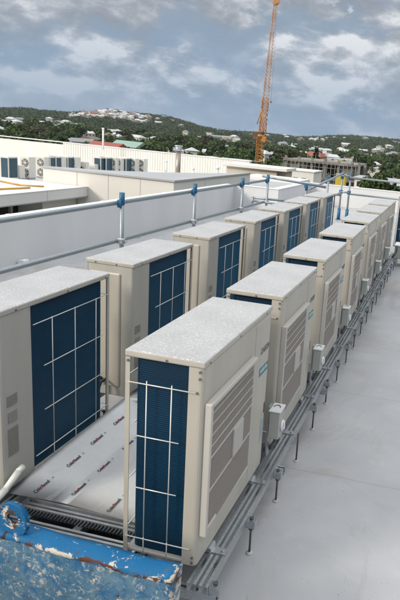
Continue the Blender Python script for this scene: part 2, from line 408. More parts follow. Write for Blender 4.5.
wall('parapet_wall', [(-4.848, -3.60, 13.95, 14.15, PT), (-3.80, -3.60, 14.152, 17.7, PT)], 'short stepped white parapet where the left roof edge jogs inwards', [(-4.84, -3.585, 13.935, 14.17, PT), (-3.82, -3.585, 14.172, 17.68, PT)])
wall('parapet_wall', [(-3.598, 8.9, 17.7, 17.9, PT)], 'white parapet across the far end of the roof, behind both rows', [(-3.61, 8.92, 17.685, 17.92, PT)])
# small fixings lying along the foot of the left parapet
def lg(px, py, z=0.2):
    d = ray_dir(px, py); k = (z-CAM.z)/d.z; p = CAM+d*k; return (p.x, p.y)
for px, py, lab in ((24, 262.5, 'small cream block lying at the foot of the left parapet near the photo edge'), (137, 236, 'small white cap at the foot of the left parapet, right of the nearest guardrail post'), (181, 219, 'tiny white cap at the foot of the left parapet, before the second post')):
    x, y = lg(px, py, 0.03); b = MB(); b.box(-0.04, 0.04, -0.06, 0.06, 0.001, 0.07, 0.012, 2); b.box(-0.042, 0.042, -0.074, -0.061, 0.001, 0.075)
    o = b.build('wall_fixing', WHITE); o.location = (x, y, 0); tag(o, lab, 'fixing', 'small fixings at the parapet foot')

# ------------------------------------------------------------------ air conditioner
W, D, H = 0.94, 0.341, 0.97
hx, hy = D/2, W/2
def zt(z): return H+z      # heights measured down from the lid
def make_unit(label, group):
    t = thing('air_conditioner', label, 'air conditioner', group=group)
    b = MB()
    b.box(-hx+0.002, hx-0.002, 0.238, hy, 0.036, H-0.03, 0.018, 3, which='z')            # closed end with the compressor
    b.box(-hx+0.03, hx-0.014, -hy+0.06, 0.236, 0.072, H-0.03)                            # inside
    b.box(-hx+0.010, hx-0.010, -hy+0.010, hy-0.004, 0.03, 0.046, 0.004, 1)               # base pan
    b.build('casing', IVORY, t)
    b = MB()                                                                             # front sheet that wraps round the coil end
    plan = []
    for k in range(5):
        a = k/4*math.pi/2; plan.append((hx-0.022+0.022*math.sin(a), -hy+0.022-0.022*math.cos(a)))
    plan = [(hx-0.066, -hy), *plan, (hx, hy-0.02), (hx-0.006, hy-0.003), (hx-0.012, hy+0.001), (hx-0.012, -hy+0.052), (hx-0.066, -hy+0.052)]
    b.prism(plan, 0.034, H-0.03)
    b.build('front_panel', CREAM, t)
    b = MB()                                                                             # raised panel pressed into the closed end
    b.box(-hx+0.09, hx-0.03, hy-0.012, hy+0.011, 0.10, H-0.075, 0.010, 2)
    b.build('end_panel', CREAM, t)
    b = MB()
    b.box(-hx-0.003, hx+0.003, -hy-0.003, hy+0.003, H-0.030, H, 0.0075, 3)
    lid = b.build('lid', [LID, CREAM], t)
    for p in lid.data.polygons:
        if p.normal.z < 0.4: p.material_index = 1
        p.use_smooth = False
    b = MB(); cx, cy, r = -hx+0.026, -hy+0.028, 0.035                                   # L-shaped coil
    out = [(cx, 0.236)]
    for k in range(6):
        a = k/5*math.pi/2; out.append((cx+r-r*math.cos(a), cy+r-r*math.sin(a)))
    out += [(hx-0.067, cy), (hx-0.067, cy+0.03), (cx+0.03, cy+0.03), (cx+0.03, 0.236)]
    b.prism(out, 0.047, H-0.031); b.build('coil', COIL, t)
    b = MB()
    b.box(-hx, -hx+0.020, -hy, -hy+0.004, 0.034, H-0.031); b.box(-hx, -hx+0.004, -hy+0.004, -hy+0.022, 0.034, H-0.031)
    b.build('corner_post', POST, t)
    def wires(hz, vs, pt, r=0.0028):
        b = MB()
        for z, a, c in hz: b.tube(pt(a, z), pt(c, z), r, 6)
        for v in vs:
            b.tube(pt(v, -0.120), pt(v, -0.845), r*0.9, 6)
            b.tube(pt(v, -0.845), pt(v, -0.925), r*0.9, 6)
        return b
    xb = -hx-0.006
    wires([(-0.125, 0.243, -0.452), (-0.365, 0.165, -0.385), (-0.61, 0.165, -0.42), (-0.842, 0.243, -0.45)], [0.093, -0.108, -0.315],
          lambda a, z: Vector((xb, a, zt(z)))).build('wire_guard', WIRE, t)
    ye = -hy-0.006
    wires([(-0.135, -0.327, -0.030), (-0.369, -0.284, -0.097), (-0.610, -0.284, -0.100), (-0.854, -0.329, -0.030)], [-0.243, -0.134],
          lambda a, z: Vector((hx+a, ye, zt(z)))).build('wire_guard', WIRE, t)
    # louvres pressed in the back strip
    b = MB()
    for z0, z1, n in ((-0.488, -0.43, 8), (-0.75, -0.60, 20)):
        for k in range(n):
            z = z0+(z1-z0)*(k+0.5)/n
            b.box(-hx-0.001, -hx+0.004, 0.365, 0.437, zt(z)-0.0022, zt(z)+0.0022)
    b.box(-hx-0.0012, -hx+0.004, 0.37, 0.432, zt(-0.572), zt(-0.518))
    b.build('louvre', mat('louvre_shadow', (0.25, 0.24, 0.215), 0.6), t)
    # fan grille
    y0, y1, z0, z1 = -0.452, 0.160, zt(-0.80), zt(-0.185)
    b = MB(); fx = hx+0.032
    b.box(hx-0.001, fx, y0, y0+0.022, z0, z1, 0.005, 2); b.box(hx-0.001, fx, y0+0.0222, y1, z1-0.022, z1, 0.005, 2)
    b.box(hx-0.001, hx+0.016, y1-0.010, y1, z0, z1-0.0222, 0.003, 1); b.box(hx-0.001, hx+0.018, y0+0.0222, y1-0.0102, z0, z0+0.012, 0.003, 1)
    b.box(hx+0.002, fx-0.002, y0+0.024, y0+0.13, z0+0.020, z0+0.036, 0.004, 2)
    g = b.build('grille', GRILFRAME, t)
    b = MB(); ya, yb = y0+0.02, y1-0.008
    def sx(y): return hx+0.026-0.010*((y-y0)/(y1-y0))
    n = 56
    def bar(z, h, off=0.0):
        b.bm.faces.ensure_lookup_table()
        p = [(sx(ya)+off, ya, z-h), (sx(yb)+off, yb, z-h), (sx(yb)+off, yb, z+h), (sx(ya)+off, ya, z+h)]
        q = [(x-0.005, y, z) for x, y, z in p]
        v = [b.bm.verts.new(c) for c in p+q]
        for f in ((0, 1, 2, 3), (7, 6, 5, 4), (0, 4, 5, 1), (3, 2, 6, 7), (0, 3, 7, 4), (1, 5, 6, 2)): b.bm.faces.new([v[i] for i in f])
    for k in range(n): bar(z0+0.014+(z1-z0-0.04)*(k+0.5)/n, 0.0025)
    for k in range(22):
        y = ya+(yb-ya)*(k+0.5)/22; b.box(sx(y)-0.010, sx(y)-0.0055, y-0.0015, y+0.0015, z0+0.012, z1-0.022)
    b.build('grille_slats', GRIL, g)
    b = MB()
    for z, h in ((-0.235, 0.0015), (-0.285, 0.0015), (-0.335, 0.0015), (-0.385, 0.0015), (-0.437, 0.0034), (-0.592, 0.0034)): bar(zt(z), h, 0.003)
    b.build('grille_rib', GRILFRAME, g)
    b = MB(); b.box(hx+0.014, hx+0.0285, -0.135, 0.0, zt(-0.588), zt(-0.441), 0.003, 1); b.build('blank_badge', IVORY, g)
    b = MB(); b.box(hx+0.0008, hx+0.0035, y0+0.02, y1-0.01, z0+0.012, z1-0.02); 
    b.build('fan_shroud', DARK, g)
    b = MB(); zc, yc = (z0+z1)/2, (y0+y1)/2
    for k in range(3):
        a0 = k*2.094
        pts = []
        for a, rr, x in ((a0, 0.06, 0.004), (a0+0.1, 0.27, 0.006), (a0+1.1, 0.27, 0.010), (a0+1.2, 0.06, 0.010)):
            pts.append((hx+x, yc+rr*math.cos(a), zc+rr*math.sin(a)))
        b.poly(pts)
    b.tube((hx+0.003, yc, zc), (hx+0.012, yc, zc), 0.06, 20); b.build('fan', mat('fan_plastic', (0.14, 0.13, 0.12), 0.5), g)
    # service cover, screws, print
    b = MB(); b.box(hx-0.004, hx+0.0028, 0.203, hy-0.022, 0.06, H-0.045, 0.002, 1)
    c = b.build('service_cover', CREAM, t)
    b = MB(); b.box(hx+0.002, hx+0.0034, 0.425, 0.447, zt(-0.612), zt(-0.550)); b.build('handle_recess', DARK, c)
    b = MB(); b.box(hx+0.0030, hx+0.0042, 0.385, 0.445, zt(-0.770), zt(-0.636)); b.build('rating_plate', PLATE, c)
    MY = Matrix(((0, 0, 1, 0), (1, 0, 0, 0), (0, 1, 0, 0), (0, 0, 0, 1)))
    text_obj('logo', 'DAIKIN', 0.046, GREYTXT, c, Matrix.Translation((hx+0.0034, 0.372, zt(-0.213))) @ MY, shear=0.25, bold=0.0012)
    b = MB(); b.box(hx+0.0025, hx+0.0036, 0.293, 0.446, zt(-0.352), zt(-0.305)); k = b.build('label_plate', TEAL, c)
    text_obj('label_text', 'INVERTER', 0.028, WHITE, k, Matrix.Translation((hx+0.0042, 0.37, zt(-0.3285))) @ MY)
    b = MB(); b.tube((0, 0, -0.0045), (0, 0, 0.0045), 0.0055, 8); sc = b.build('screw', SCREW, t); sc.location = (hx-0.018, -hy-0.001, zt(-0.046)); sc.rotation_euler = (R_(90), 0, 0)
    def screw(loc, rot):
        c = sc.copy(); COL.objects.link(c); c.location = loc; c.rotation_euler = rot
    for x, z in ((hx-0.018, -0.075), (hx-0.028, -0.136), (-hx+0.012, -0.045), (hx-0.018, -0.895), (hx-0.018, -0.92), (0.01, -0.020)):
        screw((x, -hy-0.001, zt(z)), (R_(90), 0, 0))
    for y in (-0.42, -0.05, 0.36):
        screw((hx+0.001, y, zt(-0.019)), (0, R_(90), 0)); screw((-hx-0.001, y, zt(-0.019)), (0, R_(90), 0))
    for x in (-0.05, 0.10): screw((x, hy+0.001, zt(-0.019)), (R_(90), 0, 0))
    for x, r_, dy in ((0.055, 0.013, 0.05), (0.015, 0.009, 0.075)):
        b = MB(); b.path([(x, hy-0.003, 0.15), (x, hy+dy, 0.15), (x, hy+dy+0.02, 0.12), (x+0.015, hy+dy+0.02, 0.02), (x+0.02, hy+dy+0.015, -0.02)], r_, 8); b.build('refrigerant_pipe', BLACK, t)
    for y in (-0.30, 0.30):
        b = MB(); b.box(-hx-0.015, hx+0.015, y-0.03, y+0.03, 0.0, 0.030, 0.004, 1); b.build('foot', ZINC, t)
    return t
RY = [0.0, 1.1526, 2.4183, 3.7325, 5.0124, 6.2243, 7.431]
LY = [0.1778, 1.4159, 2.7108, 3.9614, 5.156, 6.338, 7.5715]
UZ = 1.17-H
G_ = 0.728
RLAB = ['large beige air conditioner at the front of the right row, coil end facing us',
        'beige air conditioner second in the right row, touching the nearest grey isolator box',
        'beige air conditioner third in the right row, counted from the blue skip',
        'beige air conditioner in the middle of the right row, three before it',
        'beige air conditioner fifth in the right row, third from its far end',
        'beige air conditioner second from the far end of the right row',
        'beige air conditioner at the far end of the right row, smallest in that row']
LLAB = ['beige air conditioner at the left photo edge beside the white printed sheet',
        'beige air conditioner second in the left row, just behind the white printed sheet',
        'beige air conditioner third in the left row, counted from the white printed sheet',
        'beige air conditioner in the middle of the left row, three before it',
        'beige air conditioner fifth in the left row, third from its far end',
        'beige air conditioner second from the far end of the left row',
        'beige air conditioner at the far end of the left row, nearest the blue-clamped gate posts']
proto = make_unit(RLAB[0], 'air conditioners in the right row')
for i, y in enumerate(RY):
    o = proto if i == 0 else copy_tree(proto)
    o['label'] = RLAB[i]; o.location = (-hx, y+hy, UZ); o.rotation_euler = (0, 0, R_((0, 0.25, -0.2, 0.3, -0.25, 0.15, -0.3)[i]))
for i, y in enumerate(LY):
    o = copy_tree(proto); o['label'] = LLAB[i]; o['group'] = 'air conditioners in the left row'
    o.location = (-1.5*D-G_, y+hy, UZ); o.rotation_euler = (0, 0, math.pi+R_((0, -0.3, 0.2, 0.25, -0.2, 0.3, -0.1)[i]))
o = copy_tree(proto); o['label'] = 'air conditioner beyond the right row, dark blue coil cut by the photo edge'; o['group'] = 'air conditioners beyond the rows'
o.location = (-0.035+hx, 9.45+hy, UZ)

# ------------------------------------------------------------------ isolator boxes
def make_isolator():
    t = thing('isolator_switch', 'x', 'isolator switch', group='grey isolator boxes along the right row')
    b = MB(); b.box(0.0, 0.085, -0.05, 0.075, 0, 0.165, 0.006, 2); b.build('switch_box', GREYBOX, t)
    b = MB(); b.box(-0.006, 0.092, -0.056, 0.081, 0.1655, 0.176, 0.004, 1); c = b.build('box_lid', mat('lid_grey_white', (0.52, 0.53, 0.52), 0.45), t)
    b = MB(); 
    for k in range(8):
        a0, a1 = math.pi*(k/8), math.pi*((k+1)/8)
        b.tube((0.04+0.026*math.cos(a0), 0.012+0.032*math.sin(a0), 0.177), (0.04+0.026*math.cos(a1), 0.012+0.032*math.sin(a1), 0.177), 0.004, 6)
    b.build('moulded_mark', SCREW, c)
    b = MB(); b.tube((0.0855, 0.015, 0.07), (0.102, 0.015, 0.07), 0.032, 20); b.box(0.1022, 0.115, 0.008, 0.022, 0.045, 0.095, 0.004, 1, M=Matrix.Identity(4))
    b.build('rotary_knob', WHITE, t)
    b = MB(); b.path([(0.04, 0.03, 0.0), (0.035, 0.03, -0.05), (0.0, 0.04, -0.10), (-0.06, 0.06, -0.13)], 0.014, 8); b.build('conduit', mat('grey_conduit', (0.10, 0.11, 0.12), 0.5), t)
    b = MB(); b.box(-0.02, -0.007, -0.03, 0.03, -0.13, 0.19); b.build('bracket', ZINC, t)
    return t
ISL = ['grey isolator box with white knob nearest us, beside the front air conditioner',
       'grey isolator box second along the right row rail', 'grey isolator box third along the right row rail',
       'grey isolator box fourth along the right row rail', 'small grey isolator box fifth along the right row rail',
       'tiny grey isolator box at the far end of the right row rail']
iso = make_isolator()
for i in range(6):
    o = iso if i == 0 else copy_tree(iso)
    o['label'] = ISL[i]; o.location = (0.018, RY[i]+W+0.085, 0.365); o.scale = (0.72, 0.88, 1.0)

# ------------------------------------------------------------------ support frames
def channel(b, p, q, w=0.041, h=0.041, up=True):
    """open-topped strut between two points along x or y"""
    x0, x1 = sorted((p[0], q[0])); y0, y1 = sorted((p[1], q[1])); z = p[2]; k = 0.004
    if abs(q[1]-p[1]) > abs(q[0]-p[0]):
        c = p[0]
        b.box(c-w/2, c+w/2, y0, y1, z, z+k); b.box(c-w/2, c-w/2+k, y0, y1, z+k, z+h); b.box(c+w/2-k, c+w/2, y0, y1, z+k, z+h)
        b.box(c-w/2+k, c-w/2+0.0135, y0, y1, z+h-k, z+h); b.box(c+w/2-0.0135, c+w/2-k, y0, y1, z+h-k, z+h)
    else:
        c = p[1]
        b.box(x0, x1, c-w/2, c+w/2, z, z+k); b.box(x0, x1, c-w/2, c-w/2+k, z+k, z+h); b.box(x0, x1, c+w/2-k, c+w/2, z+k, z+h)
        b.box(x0, x1, c-w/2+k, c-w/2+0.0135, z+h-k, z+h); b.box(x0, x1, c+w/2-0.0135, c+w/2-k, z+h-k, z+h)
ROD = mat('threaded_rod', (0.10, 0.105, 0.11), 0.5, metal=0.6, bump=0.4, bscale=300)
SEAL = mat('sealant', (0.36, 0.365, 0.37), 0.5, var=0.1, vscale=40)
def frame(label, xs, xe, y0, y1, rods, side):
    t = thing('support_frame', label, 'support frame', (0, 0, 0))
    for x in xs:
        b = MB(); channel(b, (x, y0, UZ-0.0425), (x, y1, UZ-0.0425)); b.build('rail', ZINC, t)
    for k, y in enumerate(rods):
        lone = side > 0 and k == 3
        if side > 0 and not lone:
            b = MB(); xx = xs[0]+0.0215
            b.box(xx, xx+0.045, y-0.022, y+0.022, UZ-0.046, UZ-0.042); b.box(xx, xx+0.004, y-0.022, y+0.022, UZ-0.042, UZ-0.004)
            b.box(xx+0.041, xx+0.045, y-0.022, y+0.022, UZ-0.042, UZ-0.006); b.box(xx+0.0042, xx+0.0408, y-0.022, y-0.018, UZ-0.0418, UZ-0.006)
            b.box(xx+0.0042, xx+0.0408, y+0.018, y+0.022, UZ-0.0418, UZ-0.006); b.box(xx+0.006, xx+0.039, y-0.016, y+0.016, UZ-0.010, UZ-0.0065)
            b.build('bracket', ZINC, t)
        xr = xs[0]+0.0215+0.022
        b = MB(); b.tube((xr, y, 0.004), (xr, y, UZ-0.048 if not lone else UZ+0.0), 0.0055, 8)
        if not lone: b.tube((xr, y, UZ-0.064), (xr, y, UZ-0.047), 0.012, 6); b.tube((xr, y, UZ-0.0062), (xr, y, UZ+0.006), 0.011, 6)
        b.build('threaded_rod', ROD, t)
        b = MB(); b.ball((xr, y, 0.003), 0.017, sub=2, sc=(1, 1.4, 0.3)); b.build('sealant_pad', SEAL, t)
    for k in range(int((y1-y0)/0.62)):
        y = y0+0.02+0.62*k+0.21
        b = MB(); b.box(xs[1]-0.02, xs[0]+0.02, y-0.022, y+0.022, UZ+0.0005, UZ+0.005); b.tube((xs[0], y, UZ+0.005), (xs[0], y, UZ+0.013), 0.009, 6); b.build('tie_plate', ZINC, t)
    for y in xe:
        b = MB(); channel(b, (xs[-1]-0.02, y, UZ-0.0860), (xs[0]+0.055, y, UZ-0.0860)); 
        b.build('cross_channel', ZINC, t)
    return t
rods = [0.458+0.4855*k-0.4855 for k in range(18)]
frame('galvanised steel rails on threaded rods under the right row of air conditioners', (0.062, 0.008, -0.30), [-0.035]+[RY[i]-0.10 for i in range(1, 7)]+[8.5], -0.06, 8.9, rods, 1)
XLb = -D-G_
frame('galvanised steel rails under the left row of air conditioners', (XLb+0.01, XLb-0.06, XLb-0.30), [0.1]+[LY[i]-0.10 for i in range(1, 7)], 0.05, 8.7, [0.3+0.97*k for k in range(9)], -1)

# steel grating between the rows, under the sheet
b = MB(); t = thing('steel_grating', 'dark slatted steel grating between the rows under the white sheet', 'grating', (0, 0, 0))
for k in range(24):
    y = 0.0+0.062*k
    if k == 3: continue
    bb = MB(); channel(bb, (-1.02, y, UZ-0.085), (-0.36, y, UZ-0.085)); bb.build('slat', mat('weathered_zinc', (0.36, 0.38, 0.39), 0.4, metal=0.5, var=0.15, vscale=20), t)
bb = MB()
for x in (-0.98, -0.70, -0.42): bb.box(x-0.02, x+0.02, -0.02, 1.5, UZ-0.13, UZ-0.0865)
for x in (-0.98, -0.42):
    for y in (0.05, 0.75, 1.4): bb.box(x-0.02, x+0.02, y-0.02, y+0.02, 0, UZ-0.1302)
bb.build('bearer', ZINC, t)
bb = MB()
for k in range(34): bb.box(-1.0+0.0185*k, -1.0+0.0185*k+0.006, 0.19, 0.25, UZ-0.060, UZ-0.048)
bb.build('perforated_tray', mat('dark_tray', (0.06, 0.065, 0.07), 0.5, metal=0.5), t)
bb = MB(); bb.box(-1.03, -0.36, -0.03, 1.52, 0.012, 0.02); bb.build('gap_shade_sheet', BLACK, t)  # black sheet whose colour stands in for the shade between the slats

# ------------------------------------------------------------------ printed white sheets in the aisle
SHEET = mat('white_coated_sheet', (0.90, 0.915, 0.92), 0.35, var=0.02, vscale=30, bump=0.05, bscale=120)
INK = mat('black_ink', (0.01, 0.01, 0.012), 0.5); RED = mat('red_ink', (0.45, 0.008, 0.02), 0.5); GREYINK = mat('grey_ink', (0.22, 0.24, 0.26), 0.5)
zs = 0.188
def sheet(label, x0, x1, y0, y1, z, prof, front, logos):
    t = thing('printed_sheet', label, 'metal sheet', (x0, y0, z))
    b = MB(); n = 24; rows = []
    for i in range(n+1):
        u = i/n; x = (x1-x0)*u
        rows.append([b.bm.verts.new((x, (y1-y0)*j/6 + front(u)*(1-j/6), prof(u, j/6))) for j in range(7)])
    for i in range(n):
        for j in range(6): b.bm.faces.new((rows[i][j], rows[i+1][j], rows[i+1][j+1], rows[i][j+1])).smooth = True
    r = bmesh.ops.solidify(b.bm, geom=list(b.bm.faces), thickness=0.003)
    o = b.build('sheet_panel', SHEET, t)
    for (lx, ly) in logos:
        u = (lx-x0)/(x1-x0); v = (ly-y0)/(y1-y0); e = 0.01
        zc = prof(u, v); sl = (prof(u+e, v)-prof(u-e, v))/(2*e*(x1-x0)); sv_ = (prof(u, v+e)-prof(u, v-e))/(2*e*(y1-y0))
        ey = Vector((0, 1, sv_)).normalized(); ex = Vector((-1, 0, -sl)).normalized(); ez = ey.cross(ex)
        M = Matrix.Translation((lx-x0, ly-y0, zc+0.0042)) @ Matrix((ey, ex, ez)).transposed().to_4x4()
        k = text_obj('printed_logo', 'Colorbond', 0.026, INK, t, M, bold=0.0006)
        bq = MB(); bq.poly([M @ Vector(p) for p in ((-0.011, -0.007, 0.0012), (-0.001, -0.007, 0.0012), (0.004, 0.008, 0.0012), (-0.006, 0.008, 0.0012))]); bq.build('logo_flash', RED, k)
        bq = MB(); bq.poly([M @ Vector(p) for p in ((0.085, -0.004, 0.0008), (0.095, -0.004, 0.0008), (0.095, 0.004, 0.0008), (0.085, 0.004, 0.0008))]); bq.build('printed_mark', GREYINK, k)
    return t
def lg(px, py, z=0.2):
    d = ray_dir(px, py); k = (z-CAM.z)/d.z; p = CAM+d*k; return (p.x, p.y)
def crease(u, v):
    x = u*0.70; f = 0.212
    lift = 0.085+0.035*v
    return lift*(1-x/f) if x < f else 0.022*((x-f)/(0.70-f))
def front(u):
    x = u*0.70; f = 0.212
    return -0.13*(1-x/f) if x < f else -0.055*(x-f)/(0.70-f)
sheet('white printed metal sheet lying creased in the aisle between the two front air conditioners', -1.062, -0.362, 0.295, 1.50, 0.171, crease, front,
      [lg(42, 487, 0.22), lg(74, 461, 0.225), lg(97, 440, 0.23), lg(119, 421, 0.235), lg(79, 489, 0.176), lg(104, 466, 0.178), lg(128, 444, 0.18), lg(114, 506, 0.182)])
t = thing('screw_stub', 'small black stub standing on the far corner of the white sheet', 'fitting', lg(104, 418)+(zs+0.035,))
b = MB(); b.tube((0, 0, -0.012), (0, 0, 0.022), 0.006, 8); b.tube((0, 0, 0.022), (0, 0, 0.032), 0.012, 8); b.build('stub', BLACK, t)
PVC = mat('white_pvc', (0.62, 0.63, 0.58), 0.35)
b = MB(); b.path([(-1.10, -0.10, 0.22), (-1.035, 0.02, 0.268), (-1.03, 0.13, 0.300), (-1.03, 0.22, 0.345), (-1.035, 0.26, 0.350)], 0.017, 10)
tag(b.build('drain_pipe', PVC), 'white plastic pipe curving up beside the foot of the left air conditioner', 'pipe')
# pipes and cable at the far end of the sheet
b = MB(); b.path([(-1.06, 1.33, 0.26), (-0.98, 1.36, 0.255), (-0.86, 1.40, 0.245), (-0.70, 1.44, 0.25)], 0.016, 8)
tag(b.build('drain_pipe', PVC), 'short white plastic pipe crossing the aisle beyond the printed sheets', 'pipe')
b = MB(); b.path([(-1.05, 1.47, 0.26), (-0.97, 1.46, 0.275), (-0.93, 1.43, 0.262), (-0.80, 1.47, 0.25), (-0.6, 1.52, 0.24)], 0.009, 8)
tag(b.build('cable', BLACK), 'thin black cable looping over the white pipe beyond the printed sheets', 'cable')
# more trays down the aisle
t = thing('cable_tray', 'pale metal cable tray running down the aisle between the rows', 'tray', (0, 0, 0))
b = MB(); b.box(-0.98, -0.45, 1.62, 8.3, 0.16, 0.165); b.box(-0.98, -0.976, 1.62, 8.3, 0.1652, 0.21); b.box(-0.454, -0.45, 1.62, 8.3, 0.1652, 0.21); b.build('tray', mat('pale_zinc', (0.45, 0.46, 0.46), 0.5, metal=0.4, var=0.1, vscale=6), t)
b = MB()
for y in (1.8, 3.2, 4.6, 6.0, 7.4): b.box(-0.95, -0.48, y-0.02, y+0.02, 0.0, 0.159)
b.build('tray_stand', ZINC, t)

# ------------------------------------------------------------------ blue steel skip edge in the foreground
t = thing('steel_skip', 'rusty chipped blue steel skip edge with a lifting lug, bottom left', 'skip', (0.10, -0.40, 0.560), R_(-1.5))
b = MB()
prof = [(0.03, -0.56), (0.03, -0.03), (0.022, -0.006), (0.0, 0.0), (-0.028, -0.004), (-0.046, -0.012), (-0.054, -0.022), (-0.055, -0.032), (-0.050, -0.039), (-0.042, -0.042), (-0.040, -0.05), (-0.052, -0.56)]
nx = 90; L = 2.6; rows = []
for i in range(nx+1):
    x = -L*i/nx; j = 1+0.0
    w = 0.0022*math.sin(x*7.1)+0.0016*math.sin(x*19.3+1)
    tap = 0.0
    rows.append([b.bm.verts.new((x - (0.028*max(0, -z/0.12) if i == 0 and z > -0.14 else (0.03 if i == 0 and z <= -0.14 else 0)), y+w, z + 0.6*w*(z > -0.1))) for y, z in prof])
for i in range(nx):
    for j in range(len(prof)-1):
        f = b.bm.faces.new((rows[i][j], rows[i+1][j], rows[i+1][j+1], rows[i][j+1])); f.smooth = True
    b.bm.faces.new((rows[i][-1], rows[i+1][-1], rows[i+1][0], rows[i][0]))
b.bm.faces.new(rows[0]); b.bm.faces.new(rows[-1][::-1])
o = b.build('skip_wall', SKIP, t)
at_ = o.data.attributes.new('edge_wear', 'FLOAT', 'POINT')
for i, v in enumerate(o.data.vertices):
    c = v.co; e = 1.0 if c.x > -0.012 else 0.0; e *= 0.6
    if c.z > -0.047 and c.z < -0.020 and c.y < -0.03: e = max(e, 0.62)
    at_.data[i].value = e
# lug: a thick eye plate welded on the lip
b = MB(); n = 28; ro, ri, ex, th = 0.060, 0.027, -0.650, 0.022
zc = 0.058
outer = []; inner = []
for k in range(n):
    a = 2*math.pi*k/n
    cx_, cz_ = math.cos(a), math.sin(a)
    ox, oz = ro*cx_, ro*cz_
    if cz_ < 0: ox = ro*(1 if cx_ > 0 else -1)*min(1, abs(cx_)**0.35); oz = -zc*abs(cz_)**0.6
    outer.append((ex+ox, zc+oz)); q = 1+0.05*math.sin(3*a); inner.append((ex+ri*q*cx_, zc+ri*q*cz_))
for ring_y in (-0.045,):
    A = [b.bm.verts.new((x, ring_y, z)) for x, z in outer]; B = [b.bm.verts.new((x, ring_y, z)) for x, z in inner]
    C_ = [b.bm.verts.new((x, ring_y+th, z)) for x, z in outer]; D_ = [b.bm.verts.new((x, ring_y+th, z)) for x, z in inner]
    for k in range(n):
        m = (k+1) % n
        b.bm.faces.new((A[k], A[m], B[m], B[k])); b.bm.faces.new((C_[k], D_[k], D_[m], C_[m]))
        b.bm.faces.new((A[k], C_[k], C_[m], A[m])).smooth = True; b.bm.faces.new((B[k], B[m], D_[m], D_[k])).smooth = True
bmesh.ops.bevel(b.bm, geom=[e for e in b.bm.edges if len(e.link_faces) == 2 and e.calc_face_angle(0) > 1.2], offset=0.003, segments=2, affect='EDGES')
o = b.build('lifting_lug', SKIP, t)
at_ = o.data.attributes.new('edge_wear', 'FLOAT', 'POINT')
for i, v in enumerate(o.data.vertices):
    rr = math.hypot(v.co.x-ex, v.co.z-zc); at_.data[i].value = 0.75 if rr < 0.031 else (0.5 if rr > 0.056 and v.co.y > -0.04 else 0.0)
b = MB(); b.path([(-0.44-0.1*k, -0.045-0.0*k, 0.004) for k in range(0, 3)], 0.005, 6)

# ------------------------------------------------------------------ guardrails
def guard(label, posts, tops, mids, zt_, zm, extra=None):
    t = thing('guardrail', label, 'guardrail', (posts[0][0], posts[0][1], 0)); o = Vector((posts[0][0], posts[0][1], 0))
    tr = MB()
    for a, c in tops: tr.tube(Vector(a)-o, Vector(c)-o, 0.0242, 14)
    tr.build('top_rail', TUBE, t)
    tr = MB()
    for a, c in mids: tr.tube(Vector(a)-o, Vector(c)-o, 0.0242, 14)
    tr.build('mid_rail', TUBE, t)
    for x, y, h in posts:
        p = Vector((x, y, 0))-o
        b = MB(); b.tube(p, p+Vector((0, 0, h)), 0.0242, 14); b.tube(p, p+Vector((0, 0, 0.012)), 0.09, 16); q = b.build('post', TUBE, t)
        b = MB(); b.tube(p+Vector((0, 0, h-0.13)), p+Vector((0, 0, h+0.004)), 0.030, 14); b.box(p.x-0.045, p.x+0.012, p.y-0.035, p.y+0.035, zt_-0.05, zt_+0.04, 0.008, 1)
        b.build('clamp', CLAMP, q)
        b = MB(); b.box(p.x-0.04, p.x+0.035, p.y-0.035, p.y+0.035, zm-0.035, zm+0.035, 0.01, 1); b.tube(p+Vector((0.03, 0.0, zm)), p+Vector((0.06, 0, zm)), 0.012, 6); b.build('coupler', ZINC, q)
    return t
GX, TZ, MZ = -2.70, 1.165, 0.735
xr_ = GX-0.052
guard('long galvanised pipe guardrail with blue clamps in front of the left parapet',
      [(GX, y, 1.28) for y in (-2.1, -0.05, 2.0, 4.16, 6.20, 8.30, 9.85)],
      [((xr_, -2.6, TZ), (xr_, 9.97, TZ))], [((xr_, -2.6, MZ), (xr_, 9.97, MZ))], TZ, MZ)
guard('short pipe guardrail crossing behind the far end of the left row',
      [(-1.98, 10.2, 1.16)], [((-2.85, 9.92, 1.24), (-1.60, 10.32, 1.12))], [((-2.95, 9.80, 0.80), (-2.25, 10.1, 0.78))], 1.13, 0.70)
guard('pipe guardrail running on towards the far parapet beyond the left row',
      [(-2.08, 13.0, 1.22)], [((-1.90, 10.1, 1.06), (-1.94, 14.3, 1.24))], [((-1.90, 10.1, 0.68), (-1.94, 14.3, 0.74))], 1.16, 0.72)
guard('pipe guardrail across the roof behind the far end of the right row',
      [(0.9, 14.2, 1.19), (3.0, 14.2, 1.19)], [((-1.72, 14.1, 1.16), (4.2, 14.1, 1.16))], [((-1.68, 14.1, 0.73), (4.2, 14.1, 0.73))], 1.16, 0.73)
t = thing('ladder_gate', 'pair of steel gate posts with blue clamps and feet beside the yellow mast', 'gate', (-1.86, 14.3, 0))
for x in (-0.10, 0.12):
    b = MB(); b.tube((x, 0, 0), (x, 0, 1.26), 0.026, 12); p = b.build('post', TUBE, t)
    b = MB(); b.tube((x, 0, 0.004), (x, 0, 0.30), 0.045, 12); b.box(x-0.06, x+0.06, -0.06, 0.06, 0.001, 0.02); b.build('foot', CLAMP, p)
    b = MB(); b.tube((x, 0, 1.10), (x, 0, 1.27), 0.045, 12); b.build('clamp', CLAMP, p)
    b = MB(); b.box(x-0.045, x+0.045, -0.045, 0.045, 0.70, 0.80, 0.01, 1); b.build('clamp', CLAMP, p)
b = MB(); b.tube((-0.12, -0.04, 0.75), (0.14, -0.04, 0.75), 0.024, 10); b.tube((-0.12, -0.04, 1.18), (0.14, -0.04, 1.18), 0.024, 10); b.tube((-0.5, -0.03, 0.62), (-0.1, -0.03, 0.66), 0.022, 10); b.build('rung', TUBE, t)
